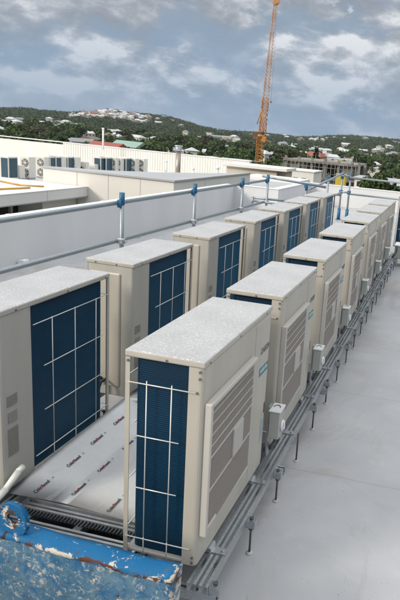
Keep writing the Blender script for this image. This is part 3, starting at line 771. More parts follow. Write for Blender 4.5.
# outrigger lying across the guardrail's far post
b = MB(); b.tube((-2.98, 9.80, 0.74), (-2.35, 9.82, 0.72), 0.022, 10); b.tube((-2.98, 9.80, 0.63), (-2.98, 9.80, 0.82), 0.024, 10)
tag(b.build('tube_brace', TUBE), 'short steel tube brace with capped end clamped to the guardrail end post', 'brace')

# box and cable clutter at the far end of the right rail
t = thing('junction_box', 'white topped green-grey box beside the far end of the right rail', 'box', (0.30, 8.75, 0.0))
b = MB(); b.box(-0.24, 0.5, -0.12, 0.20, 0.14, 0.36, 0.01, 1); b.build('box_body', mat('green_grey_metal', (0.36, 0.38, 0.34), 0.5, var=0.06, vscale=5), t)
b = MB(); b.box(-0.25, 0.51, -0.13, 0.21, 0.3605, 0.385, 0.006, 1); b.build('box_lid', WHITE, t)
b = MB()
for x in (-0.2, 0.45): b.box(x-0.02, x+0.02, -0.1, 0.18, 0, 0.139)
b.build('stand', ZINC, t)
b = MB(); b.path([(0.06, 8.30, 0.2), (0.11, 8.40, 0.30), (0.10, 8.60, 0.36), (0.08, 8.9, 0.34), (0.10, 9.3, 0.25)], 0.015, 8)
tag(b.build('insulated_pipe', BLACK), 'black insulated pipe looping up at the far end of the right rail', 'pipe')
# ------------------------------------------------------------------ neighbouring buildings
BW = mat('white_cladding', (0.63, 0.615, 0.575), 0.7, var=0.05, vscale=0.5)
BG = mat('grey_roof_sheet', (0.34, 0.35, 0.36), 0.55, var=0.08, vscale=0.3)
PALE = mat('pale_roof_sheet', (0.62, 0.62, 0.61), 0.55, var=0.08, vscale=0.35)
BEIGE = mat('beige_render', (0.47, 0.42, 0.34), 0.8, var=0.05, vscale=0.7)
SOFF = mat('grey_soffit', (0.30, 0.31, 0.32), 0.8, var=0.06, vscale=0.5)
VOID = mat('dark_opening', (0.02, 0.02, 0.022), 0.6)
JOINT = mat('panel_joint', (0.44, 0.43, 0.40), 0.8)
GLASS = mat('dark_window_glass', (0.02, 0.025, 0.03), 0.1)
def place(b, name, mats, parent, o): return b.build(name, mats, parent)
def at0(t): return Vector(t.location)
# panelled penthouse beyond the left parapet
t = thing('penthouse', 'cream panelled rooftop box with wedge roof beyond the left parapet', 'building', (-15.44, 20.5, -4))
plan = [(0, 0), (5.78, 0), (5.78, 9.5), (4.86, 6.0), (3.59, 3.3), (2.24, 1.3), (0.2, 0.25)]
b = MB(); b.prism(plan, 0, 3.93); b.build('wall', BW, t)
b = MB(); b.prism([(x*1.0+(0.05 if x > 3 else -0.05), y-0.06) for x, y in plan], 3.932, 4.0); b.build('roof', BG, t)
for k in (1.55, 2.95, 4.35):
    b = MB(); b.box(k-0.015, k+0.015, -0.006, 0.01, 0.6, 3.92); b.build('panel_joint', JOINT, t)
b = MB(); b.box(5.776, 5.786, 3.2, 3.23, 0.6, 3.92); b.build('panel_joint', JOINT, t)
# long canopy in front of it
t = thing('canopy_building', 'flat roofed building with pale canopy over dark openings, left beyond the parapet', 'building', (-13.4, 20.49, GZ))
b = MB(); b.box(-26, 0, -14, -0.01, 13.0, 13.36); b.build('roof', PALE, t)
b = MB(); b.box(-25.9, -0.5, -13.9, -0.02, 0, 12.0); b.build('wall', BW, t)
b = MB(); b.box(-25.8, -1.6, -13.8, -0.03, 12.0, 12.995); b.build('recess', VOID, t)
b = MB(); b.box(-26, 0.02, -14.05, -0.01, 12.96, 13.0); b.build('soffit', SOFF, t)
for k in (-3.0, -4.6, -6.2, -9):
    b = MB(); b.box(-1.3, -1.2, k-0.06, k+0.06, 12.0, 12.955); b.build('column', SOFF, t)
b = MB(); b.box(-1.55, -0.5, -2.2, -0.03, 12.001, 12.955); b.build('side_panel', BW, t)
b = MB(); b.box(-0.002, 0.012, -14, -0.01, 13.352, 13.375); b.build('roof_edge', COPE, t)
for k in (-2.6, -5.2, -7.8): 
    b = MB(); b.box(-0.01, 0.006, k-0.012, k+0.012, 13.005, 13.35); b.build('panel_joint', JOINT, t)
# plant roof with its long parapet
t = thing('plant_building', 'wide low building behind the penthouse, its roof covered with air conditioners', 'building', (-60, 24.0, GZ))
b = MB(); b.box(0, 43, 0.5, 36, 0, 11.30); b.build('roof', PALE, t)
b = MB(); b.box(0, 19, 35.6, 36, 11.302, 13.0); b.build('parapet', BW, t)
b = MB(); b.box(19.002, 40.5, 35.6, 36, 11.302, 13.22); b.build('ribbed_parapet', BW, t)
b = MB()
for k in range(75): b.box(19.1+0.285*k, 19.14+0.285*k, 35.575, 35.6, 11.31, 13.15)
o = b.build('rib', BW, t); o['kind'] = 'stuff'
b = MB(); b.box(0, 40.6, 35.52, 36.08, 13.222, 13.30); b.build('coping', COPE, t)
YP = mat('yellow_pipe_paint', (0.50, 0.28, 0.03), 0.5)
for i, (pts, lab) in enumerate((([ (*lg(-40, 174, -0.6), -0.6), (*lg(0, 181, -0.6), -0.6), (*lg(20, 185, -0.6), -0.6), (*lg(44, 186.5, -0.6), -0.6)], 'yellow gas pipe on the pale canopy roof, nearest the far twin-fan units'),
                             ([(*lg(-40, 191, -0.6), -0.6), (*lg(0, 189, -0.6), -0.6), (*lg(30, 187.8, -0.6), -0.6)], 'yellow gas pipe on the pale canopy roof, nearer us than its twin'))):
    b = MB(); b.path(pts, 0.032, 8); tag(b.build('gas_pipe', YP), lab, 'pipe')
# far air conditioners
FACE = mat('far_unit_enamel', (0.56, 0.545, 0.50), 0.5, var=0.05, vscale=2)
FBLUE = mat('far_unit_coil', (0.015, 0.05, 0.075), 0.4)
FRED = mat('far_unit_red', (0.10, 0.02, 0.012), 0.6)
def far_unit(kind, label):
    """kind: coil (blue coil side towards us), twin (two stacked fans), fan (one fan), low (small box)"""
    t = thing('rooftop_air_conditioner', label, 'air conditioner', group='air conditioners on the far white roof')
    w, h, d = {'coil': (0.78, 1.66, 1.0), 'twin': (0.78, 1.62, 0.75), 'fan': (0.95, 1.25, 0.42), 'low': (0.7, 1.05, 0.6)}[kind]
    b = MB(); b.box(-w/2, w/2, 0, d, 0.12, h, 0.02, 1); b.build('casing', FACE, t)
    b = MB(); b.box(-w/2, w/2, 0.05, d-0.05, 0, 0.12); b.build('stand', SOFF, t)
    if kind == 'coil':
        b = MB(); b.box(-w/2+0.20, w/2-0.05, -0.012, 0.02, 0.22, h-0.1); b.build('coil', FBLUE, t)
        b = MB(); b.box(w/2-0.01, w/2+0.012, 0.08, d-0.08, 0.22, h-0.1); b.build('coil', FBLUE, t)
    if kind in ('twin', 'fan'):
        for z in ((0.47, 1.2) if kind == 'twin' else (0.58,)):
            b = MB(); b.tube((0.05, -0.02, z), (0.05, 0.01, z), 0.29, 20); g = b.build('fan_grille', mat('far_fan_grille', (0.13, 0.13, 0.125), 0.6) if kind == 'twin' else DARK, t)
            b = MB(); b.tube((0.05, -0.035, z), (0.05, -0.02, z), 0.10, 12); 
            for k in range(6): b.tube((0.05, -0.03, z), (0.05+0.29*math.cos(k*1.047), -0.03, z+0.29*math.sin(k*1.047)), 0.02, 5)
            b.build('guard', FACE, g)
        b = MB(); b.box(-w/2-0.012, -w/2+0.01, 0.04, d-0.04, 0.2, h-0.08); b.build('coil', SOFF, t)
    return t
FU = [(3.5, 'coil', 'far air conditioner at the left photo edge, dark coil side showing'),
      (15, 'low', 'small square far air conditioner between the left coil unit and the twin fans'),
      (24.5, 'twin', 'left one of two far twin-fan air conditioners behind the yellow pipes'),
      (40, 'twin', 'right one of two far twin-fan air conditioners, just left of the penthouse corner'),
      (51.5, 'coil', 'far air conditioner with dark coil just above the penthouse left corner'),
      (45.5, 'coil', 'slim far air conditioner just right of the second twin-fan unit'),
      (57.5, 'twin', 'far twin-fan air conditioner between two dark coil units above the penthouse corner'),
      (71, 'twin', 'far twin-fan air conditioner left of the large round single fan'),
      (96.5, 'coil', 'far air conditioner with dark coil just right of the low unit'),
      (117, 'twin', 'second far twin-fan air conditioner right of the penthouse middle'),
      (63.5, 'coil', 'far air conditioner with dark coil left of the round single fan unit'),
      (81, 'fan', 'far air conditioner with one large round fan over the penthouse roof'),
      (91, 'low', 'low far air conditioner beside the single round fan unit'),
      (102, 'coil', 'far air conditioner with dark coil in the middle of the penthouse roofline'),
      (111.5, 'twin', 'far twin-fan air conditioner standing between two coil units'),
      (122, 'coil', 'far air conditioner with narrow dark coil left of the last twin-fan pair'),
      (131.5, 'twin', 'left one of the last two twin-fan air conditioners, toward the flue'),
      (140, 'twin', 'last twin-fan air conditioner of the far row, nearest the flue')]
for px, kind, lab in FU:
    Y = 36+(px-5)*0.105; d = ray_dir(px, 165); k = (Y-CAM.y)/d.y; x = CAM.x+d.x*k
    o = far_unit(kind, lab); o.location = (x, Y, -2.695)
# flue and vent pipes
t = thing('exhaust_flue', 'tall steel exhaust flue with wider cap on the white roofs', 'flue', (-20.7, 45.0, -2.695))
b = MB(); b.tube((0, 0, 0), (0, 0, 2.85), 0.20, 16); b.build('stack', mat('flue_metal', (0.30, 0.27, 0.23), 0.4, metal=0.7, var=0.15, vscale=3), t)
b = MB(); b.tube((0, 0, 2.851), (0, 0, 3.2), 0.29, 16); b.tube((0, 0, 3.201), (0, 0, 3.28), 0.34, 16); b.build('cap', ZINC, t)
for px, Y, z, h, lab in ((166, 52, -2.69, 1.6, 'thin white vent pipe on the roof left of the flue'), (103, 58, -1.0, 2.2, 'thin white vent pipe above the long parapet and red roof'), (217.5, 36, -1.0, 0.75, 'short white vent pipe on the grey roof right of the flue'), (193, 44, -2.6, 1.6, 'thin white vent pipe on the roof right of the flue')):
    d = ray_dir(px, 170); k = (Y-CAM.y)/d.y
    t = thing('vent_pipe', lab, 'vent pipe', (CAM.x+d.x*k, Y, z))
    b = MB(); b.tube((0, 0, 0), (0, 0, h), 0.09, 10); b.build('pipe', WHITE, t); b = MB(); b.tube((0, 0, h-0.12), (0, 0, h+0.02), 0.13, 10); b.build('cap', WHITE, t)
# low roofs between the penthouse and the beige block
t = thing('low_building', 'low building with grey and white flat roofs in front of the beige block', 'building', (-15.5, 34.0, GZ))
b = MB(); b.box(0, 5.8, 0, 12, 0, 12.4); b.build('wall', SOFF, t)
b = MB(); b.box(-0.2, 6.0, -0.4, 12.1, 12.402, 12.72); b.build('roof', BG, t)
b = MB(); b.box(1.2, 5.6, 8.0, 11.9, 12.73, 12.95); b.build('roof_step', PALE, t)
# beige block with overhanging slab
t = thing('beige_block', 'beige rendered block with overhanging white slab roof, below the crane', 'building', (-18.4, 50.0, GZ))
b = MB(); b.box(0, 4.6, 0, 2.6, 0, 13.1); b.build('wall', BEIGE, t)
b = MB(); b.box(4.602, 5.3, 0.5, 2.6, 0, 13.098); b.build('side_wall', mat('beige_side', (0.46, 0.41, 0.33), 0.8, var=0.05, vscale=0.6), t)
b = MB(); b.box(-0.25, 5.6, -0.4, 2.9, 13.102, 13.38, 0.03, 1); b.build('roof', BW, t)
# small white building
t = thing('white_building', 'small white flat roofed building with two dark windows beside the beige block', 'building', (-15.6, 60.0, GZ))
b = MB(); b.box(0, 2.9, 0, 4, 0, 12.75); b.build('wall', BW, t)
for k in (0.75, 1.65):
    b = MB(); b.box(k, k+0.5, -0.02, 0.05, 10.9, 12.1); b.build('window', GLASS, t)
b = MB(); b.box(-0.1, 3.0, -0.1, 4.1, 12.752, 12.85); b.build('roof', COPE, t)
b = MB(); b.box(-2.6, -0.002, 0.5, 4, 0, 12.3); b.build('annex', BW, t)
# concrete frame under construction
FRAMEC = mat('frame_concrete', (0.20, 0.19, 0.17), 0.9, var=0.3, vscale=0.5)
t = thing('construction_building', 'grey concrete building under construction with bare floors and scaffolding', 'building', (-29.5, 110.0, GZ-0.6))
for k in range(5):
    b = MB(); b.box(0-0.2*k % 0.7, 14.6-1.2*(k == 4), 0, 16, 1.4+2.75*k, 1.75+2.75*k); b.build('floor_slab', FRAMEC, t)
b = MB()
for x in (0.3, 2.8, 5.3, 7.8, 10.3, 12.8, 14.1):
    bb = MB(); bb.box(x-0.22, x+0.22, 0.3, 0.8, 0, 13.3); bb.build('column', FRAMEC, t)
    bb = MB(); bb.box(x-0.22, x+0.22, 8, 8.5, 0, 12.6); bb.build('column', FRAMEC, t)
for (x0, x1, z0, z1) in ((0.3, 3.0, 9.9, 12.2), (5.3, 6.6, 9.9, 11.3), (7.8, 10.2, 7.2, 9.4), (10.5, 12.6, 10.0, 12.3), (0.4, 5.2, 7.2, 9.1), (12.9, 14.0, 7.2, 12.2), (3.1, 5.2, 4.4, 6.6), (8, 13, 4.4, 6.6)):
    bb = MB(); bb.box(x0, x1, 0.9, 1.2, z0, z1); bb.build('infill_wall', mat('block_wall', (0.24, 0.23, 0.21), 0.9, var=0.25, vscale=0.7), t)
b = MB(); b.box(0.5, 14, 12, 12.3, 0, 12.4); b.build('back_wall', mat('dark_concrete', (0.12, 0.118, 0.11), 0.9, var=0.25, vscale=0.5), t)
b = MB(); rr = random.Random(4)
for x in [0.2+0.75*i for i in range(20)]: b.tube((x, -0.9, 0), (x, -0.9, 12.2+2.2*rr.random()), 0.05, 5)
for z in [1.9+1.1*i for i in range(11)]: b.tube((-0.2, -0.92, z), (14.6-3*rr.random(), -0.92, z), 0.05, 5)
for i in range(10): x = 13*rr.random(); z = 2+8*rr.random(); b.tube((x, -0.95, z), (x+1.5, -0.95, z+2), 0.05, 5)
b.build('scaffolding', mat('scaffold_grey', (0.22, 0.21, 0.19), 0.7, metal=0.3), t)
# grey site sheds right behind the crane
t = thing('site_mast', 'yellow mast block standing behind the gate posts at the construction site', 'hoist', (-16.75, 95.0, GZ))
b = MB(); b.box(0, 1.55, 0, 1.5, 0, 10.95, 0.03, 1); b.build('mast_body', mat('mast_yellow', (0.42, 0.33, 0.03), 0.6, var=0.1, vscale=1), t)
b = MB(); b.box(-0.05, 1.6, -0.05, 1.55, 10.952, 11.1); b.build('cap', SOFF, t)
# low buildings at the right
def low_block(lab, x, y, w, d, h, nwin, roofm=None):
    t = thing('low_building', lab, 'building', (x, y, GZ))
    b = MB(); b.box(0, w, 0, d, 0, h); b.build('wall', BW, t)
    b = MB(); b.box(-0.3, w+0.3, -0.3, d+0.3, h+0.002, h+0.25); b.build('roof', roofm or BG, t)
    for k in range(nwin):
        b = MB(); q = w/nwin; b.box(q*k+0.25*q, q*k+0.75*q, -0.03, 0.05, h-1.1, h-0.35); b.build('window', GLASS, t)
low_block('pale two-tier building with a row of windows at the right, above the dark shrubs', -13.2, 92, 8.5, 7, 10.8, 6)
low_block('grey roofed building at the right photo edge, beyond the far parapet', -8.6, 82, 14, 10, 10.6, 4, BG)
low_block('long pale warehouse with flat roof far right of the construction site', -6, 150, 20, 10, 9.0, 5, PALE)
# luffing tower crane
CY = mat('crane_orange_paint', (0.42, 0.17, 0.02), 0.5, var=0.12, vscale=1)
CWH = mat('crane_white_paint', (0.48, 0.30, 0.19), 0.5)
CBR = mat('crane_brown_box', (0.10, 0.055, 0.03), 0.7, var=0.3, vscale=0.8)
CB = PX(259.2, 158, 215); CT = PX(262.5, 131, 215); TIP = PX(275.3, 3, 222)
t = thing('tower_crane', 'orange tower crane with raised lattice jib behind the beige block', 'crane', (CB.x, CB.y, GZ))
o = Vector((CB.x, CB.y, GZ)); top = Vector((0, 0, CT.z-GZ-2.2))
def lattice(b, p, q, w0, w1, n, r, mi=0, alt=None):
    p, q = Vector(p), Vector(q); ax = (q-p).normalized(); sx = ax.cross(Vector((0, 1, 0.01))).normalized(); sy = ax.cross(sx).normalized()
    prev = None
    for i in range(n+1):
        u = i/n; c = p.lerp(q, u); w = w0+(w1-w0)*u
        cur = [c+sx*w*a+sy*w*bb for a, bb in ((-.5, -.5), (.5, -.5), (.5, .5), (-.5, .5))]
        if prev:
            k = mi if not alt else (alt if (i//3) % 2 else mi)
            for j in range(4):
                b.tube(prev[j], cur[j], r, 5, k); b.tube(prev[j], cur[(j+1) % 4], r*0.7, 4, k); b.tube(cur[j], cur[(j+1) % 4], r*0.6, 4, k)
        prev = cur
b = MB(); lattice(b, (0, 0, 0), top, 2.0, 2.0, 12, 0.14); b.build('mast', CY, t)
b = MB(); b.tube(top, top+Vector((0, 0, 0.9)), 1.35, 12); b.build('slewing_ring', CY, t)
j0 = top+Vector((0.5, 0, 1.0)); tip = TIP-o
b = MB(); lattice(b, j0, tip, 1.9, 0.9, 34, 0.072, 0, 1); b.build('jib', [CY, CWH], t)
b = MB(); kn = j0.lerp(tip, 0.26); lattice(b, j0+Vector((0, -.1, 0)), kn, 2.0, 1.8, 7, 0.11); b.build('jib_foot', CY, t)
b = MB(); b.box(-2.6, 0.8, -1.1, 1.1, top.z-0.9, top.z+1.8, 0.1, 1); b.build('machinery_house', CBR, t)
b = MB(); b.box(1.0, 2.4, -1.6, -0.3, top.z-1.6, top.z+0.3, 0.15, 2); b.tube((0.4, -0.9, top.z-0.9), (3.2, -0.9, top.z-1.1), 0.35, 6); b.build('cab', CY, t)
b = MB(); b.tube((-1.6, 0, top.z+4.3), (-0.2, 0, top.z+9.5), 0.16, 5); b.tube((1.0, 0, top.z+1.0), (-0.2, 0, top.z+9.5), 0.16, 5); b.build('a_frame', CY, t)
b = MB(); b.tube((-0.2, 0, top.z+9.5), tip, 0.035, 4); b.build('luffing_rope', SCREW, t)
b = MB(); b.tube(tip+Vector((0, -0.5, 0)), tip+Vector((0, 0.5, 0)), 0.9, 12); b.box(tip.x-0.5, tip.x+1.4, tip.y-0.4, tip.y+0.4, tip.z-0.3, tip.z+0.9); b.build('tip_sheave', CY, t)
b = MB(); b.tube(tip+Vector((0.9, 0, 0)), tip+Vector((0.9, 0, -34)), 0.03, 4); b.ball(tip+Vector((0.9, 0, -34.3)), 0.4); b.build('hook', SCREW, t)

# ------------------------------------------------------------------ trees
def leaf_material(name, dark, light, seed=0.0):
    m = mat(name, dark, 0.7, spec=0.2); n, l, b = N(m)
    g = n.new('ShaderNodeNewGeometry'); r = n.new('ShaderNodeValToRGB')
    r.color_ramp.elements[0].color = (*dark, 1); r.color_ramp.elements[1].color = (*light, 1)
    oi = n.new('ShaderNodeObjectInfo'); ad = n.new('ShaderNodeMath'); ad.operation = 'MULTIPLY_ADD'; ad.inputs[1].default_value = 0.55
    mm = n.new('ShaderNodeMath'); mm.operation = 'MULTIPLY'; mm.inputs[1].default_value = 0.45
    l.new(oi.outputs['Random'], mm.inputs[0]); l.new(g.outputs['Random Per Island'], ad.inputs[0]); l.new(mm.outputs[0], ad.inputs[2])
    l.new(ad.outputs[0], r.inputs[0]); l.new(r.outputs[0], b.inputs['Base Color']); return m
LEAF = leaf_material('broad_leaf', (0.020, 0.042, 0.013), (0.078, 0.115, 0.034))
LEAF2 = leaf_material('olive_leaf', (0.025, 0.035, 0.012), (0.085, 0.085, 0.035))
LEAF3 = leaf_material('dark_leaf', (0.008, 0.020, 0.011), (0.030, 0.055, 0.025))
BARK = mat('bark', (0.06, 0.045, 0.033), 0.9)
def leaf_cards(rng, lobes, n, s):
    vs, fs = [], []
    for i in range(n):
        cx, cy, cz, r, rz = lobes[rng.randrange(len(lobes))]
        th = rng.uniform(0, 6.283); ph = math.acos(rng.uniform(-0.7, 1)); q = r*rng.uniform(0.55, 1.05)
        c = Vector((cx+q*math.sin(ph)*math.cos(th), cy+q*math.sin(ph)*math.sin(th), cz+q*rz/r*math.cos(ph)))
        a = Vector((rng.gauss(0, 1), rng.gauss(0, 1), rng.gauss(0, 0.7))).normalized(); bb = a.cross(Vector((rng.gauss(0, 1), rng.gauss(0, 1), rng.gauss(0, 1)))).normalized()
        k = s*rng.uniform(0.6, 1.3); n0 = len(vs)
        vs += [c-a*k-bb*k*0.5, c+a*k*0.6-bb*k*0.7, c+a*k+bb*k*0.5, c-a*k*0.5+bb*k*0.7]; fs.append((n0, n0+1, n0+2, n0+3))
    return vs, fs
def mesh_obj(name, vs, fs, m, parent=None):
    me = bpy.data.meshes.new(name); me.from_pydata(vs, [], fs); me.materials.append(m)
    o = bpy.data.objects.new(name, me); COL.objects.link(o)
    if parent: o.parent = parent
    return o
def make_tree(kind, seed, label):
    rng = random.Random(seed)
    t = thing({'broad': 'broadleaf_tree', 'olive': 'gum_tree', 'cone': 'pine_tree', 'bushy': 'bushy_tree'}[kind], label, 'tree', group={'broad': 'dark broadleaf trees across the town', 'olive': 'olive green gum trees across the town', 'cone': 'pointed dark pines across the town', 'bushy': 'bushy trees just beyond the far parapet'}[kind])
    b = MB()
    if kind == 'cone':
        h = 13.0; lobes = [(rng.gauss(0, 0.3), rng.gauss(0, 0.3), 2+i*1.5, 2.9*(1-i/8.2)+0.25, 1.6) for i in range(8)]; n, s, m = 520, 0.62, LEAF3
        b.tube((0, 0, 0), (0, 0, 11.5), 0.3, 6, r2=0.06)
    elif kind == 'bushy':
        lobes = [(rng.uniform(-1.0, 1.0), rng.uniform(-1.0, 1.0), rng.uniform(6.5, 10.4), rng.uniform(0.7, 1.2), rng.uniform(0.8, 1.2)) for _ in range(12)]; n, s, m = 3600, 0.17, LEAF
        b.tube((0, 0, 0), (0, 0, 8.0), 0.2, 7, r2=0.1)
    else:
        nl = 9 if kind == 'broad' else 7; h = 9
        lobes = [(0, 0, 5.5, 2.8, 2.3)]+[(rng.uniform(-3.2, 3.2), rng.uniform(-3.2, 3.2), rng.uniform(3.2, 7.6), rng.uniform(1.3, 2.3), rng.uniform(1.0, 1.8)) for _ in range(nl)]
        n, s, m = (620, 0.62, LEAF) if kind == 'broad' else (430, 0.55, LEAF2)
        b.tube((0, 0, 0), (0.1, 0, 3.6), 0.35, 7, r2=0.22)
        for lb in lobes[1:6]: b.tube((0.1, 0, 3.2), (lb[0]*0.8, lb[1]*0.8, lb[2]), 0.16, 5, r2=0.05)
    b.build('trunk', BARK, t)
    vs, fs = leaf_cards(rng, lobes, n, s); mesh_obj('crown', vs, fs, m, t)
    return t
TL = {'broad': 'dark green broadleaf tree among the houses of the town beyond the roofs', 'olive': 'olive green gum tree among the houses of the town beyond the roofs', 'cone': 'pointed dark pine tree among the houses of the town beyond the roofs'}
protos = [make_tree('broad', 1, TL['broad']), make_tree('broad', 2, TL['broad']), make_tree('broad', 3, TL['broad']), make_tree('olive', 4, TL['olive']), make_tree('olive', 5, TL['olive']), make_tree('cone', 6, TL['cone']), make_tree('bushy', 7, 'x')]
used = [False]*len(protos)
rng = random.Random(21)
spots = []
def px_of(x, y, z):
    d = Vector((x, y, z))-CAM; k = d.dot(FW)
    return 200+PPX+FOC*d.dot(RT)/k, 300+PPY-FOC*d.dot(UP)/k
def free(x, y, r):
    return all((x-a)**2+(y-c)**2 > (r+q)**2 for a, c, q in spots)
def put_tree(i, x, y, s, lab=None):
    p = protos[i]
    o = p if not used[i] else copy_tree(p)
    used[i] = True; o.location = (x, y, terrain(x, y)-0.2); o.scale = (s, s, s*rng.uniform(0.85, 1.15)); o.rotation_euler = (0, 0, rng.uniform(0, 6.28))
    if lab: o['label'] = lab
    spots.append((x, y, 3*s)); return o
# ------------------------------------------------------------------ houses
HW = [mat('house_white', (0.50, 0.49, 0.455), 0.8), mat('house_cream', (0.56, 0.49, 0.38), 0.8), mat('house_grey', (0.36, 0.36, 0.35), 0.8), mat('house_peach', (0.60, 0.38, 0.24), 0.8)]
HR = [mat('roof_pale', (0.42, 0.43, 0.44), 0.6), mat('roof_grey', (0.20, 0.205, 0.22), 0.7), mat('roof_terracotta', (0.24, 0.07, 0.045), 0.8), mat('roof_green', (0.20, 0.30, 0.26), 0.7), mat('roof_brown', (0.16, 0.12, 0.09), 0.8)]
RN = ['pale', 'dark grey', 'red', 'pale green', 'brown']; WNM = ['white', 'cream', 'grey', 'peach']
HM = {}
def house_mesh(wi, ri, v):
    if (wi, ri, v) in HM: return HM[wi, ri, v]
    w, d, h, rh = ((12, 8, 4.2, 2.2), (9, 8, 6.2, 2.0), (18, 9, 4.5, 0.5))[v]
    b = MB(); b.box(-w/2, w/2, -d/2, d/2, -3, h)
    if v == 2: b.box(-w/2-0.3, w/2+0.3, -d/2-0.3, d/2+0.3, h+0.01, h+rh, mi=1)
    else:
        e = 0.6; A = [(-w/2-e, -d/2-e, h), (w/2+e, -d/2-e, h), (w/2+e, d/2+e, h), (-w/2-e, d/2+e, h)]; g = w*0.28 if v == 1 else w/2+e-0.01
        r1, r2 = (-g, 0, h+rh), (g, 0, h+rh)
        b.poly([A[0], A[1], r2, r1], 1); b.poly([A[2], A[3], r1, r2], 1); b.poly([A[1], A[2], r2], 1); b.poly([A[3], A[0], r1], 1); b.poly([(x, y, z+0.02) for x, y, z in A][::-1], 1)
    for sgn in (-1, 1):
        for k in range(3):
            x = -w/2+w*(k+0.5)/3
            for z in ((1.2, 2.6),) if v != 1 else ((0.9, 2.2), (3.8, 5.1)):
                b.box(x-0.9, x+0.9, sgn*d/2-0.03, sgn*d/2+0.03, z[0], z[1], mi=2)
    bmesh.ops.recalc_face_normals(b.bm, faces=b.bm.faces)
    me = bpy.data.meshes.new('house'); b.bm.to_mesh(me); b.bm.free()
    for m in (HW[wi], HR[ri], GLASS): me.materials.append(m)
    HM[wi, ri, v] = me; return me
def put_house(x, y, wi, ri, v, where, rz=None, s=1.0, lab=None):
    o = bpy.data.objects.new('house', house_mesh(wi, ri, v)); COL.objects.link(o)
    o.location = (x, y, terrain(x, y)+0.3); o.rotation_euler = (0, 0, rng.uniform(0, 3.14) if rz is None else rz); o.scale = (s, s, s)
    shape = ('gabled', 'two-storey hipped', 'long flat-roofed')[v]
    tag(o, lab or f'{WNM[wi]} {shape} house with {RN[ri]} roof {where}', 'house', group=f'{WNM[wi]} {shape} houses with {RN[ri]} roof {where}')
    spots.append((x, y, 5*s)); HS.append((x, y)); return o
HS = []
def polar(px, d):
    r = ray_dir(px, 140); a = math.atan2(r.x, r.y); return CAM.x+d*math.sin(a), CAM.y+d*math.cos(a)
# sunlit hillside suburb
n = 0; tries = 0
while n < 105 and tries < 4000:
    tries += 1
    px = rng.gauss(108, 24); d = rng.uniform(1080, 1440)
    if px < 68 or px > 190: continue
    x, y = polar(px, d)
    if not free(x, y, 4): continue
    put_house(x, y, rng.choice((0, 0, 1, 1)), rng.choice((0, 1, 1, 0, 4, 4, 0, 2)), rng.choice((0, 1, 1)), 'on the sunlit hillside left of the crane', s=1.0); n += 1
n = 0; tries = 0
while n < 90 and tries < 4000:
    tries += 1
    px = rng.uniform(-20, 420); d = rng.uniform(300, 680)
    x, y = polar(px, d)
    if not free(x, y, 6): continue
    put_house(x, y, rng.choice((0, 0, 0, 1, 2)), rng.choice((0, 0, 0, 1, 1, 4, 0)), rng.choice((0, 0, 1, 2)), 'down in the valley town', s=rng.uniform(0.7, 0.95)); n += 1
n = 0; tries = 0
while n < 95 and tries < 4000:
    tries += 1
    px = rng.uniform(170, 420); d = rng.uniform(640, 1480)
    x, y = polar(px, d)
    if not free(x, y, 6): continue
    put_house(x, y, rng.choice((0, 0, 1, 2)), rng.choice((0, 0, 1, 1, 4)), rng.choice((0, 1, 2)), 'on the wooded slope around the crane'); n += 1
n = 0; tries = 0
while n < 14 and tries < 4000:
    tries += 1
    px = rng.uniform(-15, 80); d = rng.uniform(620, 900)
    x, y = polar(px, d)
    if not free(x, y, 6): continue
    put_house(x, y, 0, rng.choice((0, 0, 1)), rng.choice((0, 1)), 'at the foot of the left wooded hill'); n += 1
for px, py, d, wi, ri, v, lab in ((108, 146, 260, 1, 2, 0, 'house with long red roof just above the parapet and vent pipe'), (130, 147, 300, 2, 3, 0, 'house with pale green roof between the red roof and the flue'),
                              (228, 132, 900, 0, 0, 2, 'long white flat-roofed building high on the slope left of the crane'), (316, 146, 330, 3, 2, 1, 'peach coloured house right of the crane among the trees'),
                              (231, 153, 240, 0, 0, 2, 'white flat-roofed house just above the ribbed parapet left of the crane'), (352, 152, 380, 1, 0, 2, 'long cream warehouse in the valley at the right')):
    x, y = polar(px, d); put_house(x, y, wi, ri, v, '', rz=-0.2, lab=lab, s=1.15)
# countable trees, nearest first
def blocked(x, y):
    ux, uy = CAM.x-x, CAM.y-y; ul = math.hypot(ux, uy); ux /= ul; uy /= ul
    return any(0 < (x-a)*ux+(y-c)*uy < 60 and abs((x-a)*uy-(y-c)*ux) < 6 for a, c in HS)
def fill(n, d0, d1, s0, s1, px0=-20, px1=420):
    k = 0; tr = 0
    while k < n and tr < 6000:
        tr += 1
        px = rng.uniform(px0, px1); d = math.sqrt(rng.uniform(d0*d0, d1*d1)); x, y = polar(px, d)
        s = rng.uniform(s0, s1)
        if not free(x, y, 1.5*s) or blocked(x, y): continue
        put_tree(rng.choice((0, 1, 2, 0, 1, 2, 0, 1, 2, 3, 4)), x, y, s); k += 1
fill(150, 190, 420, 0.75, 1.2); fill(130, 420, 560, 0.8, 1.3)
for px, d, i, s, lab in ((380, 74, 6, (1.0, 1.17), 'bushy green tree just beyond the far parapet, left of its pair'), (389, 76, 6, (0.95, 1.12), 'bushy green tree just beyond the far parapet, right of its pair'), (318, 210, 5, 0.85, 'tall dark pine right of the peach house'), (312, 220, 2, 1.1, 'round dark tree beside the tall pine and the peach house'), (41, 300, 3, 1.0, 'brownish olive tree above the left long parapet'), (380, 120, 2, 0.8, 'round green tree behind the pale two-tier building')):
    x, y = polar(px, d); o = put_tree(i, x, y, s if isinstance(s, float) else s[0], lab)
    if not isinstance(s, float): o.scale = (s[0], s[0], s[1])
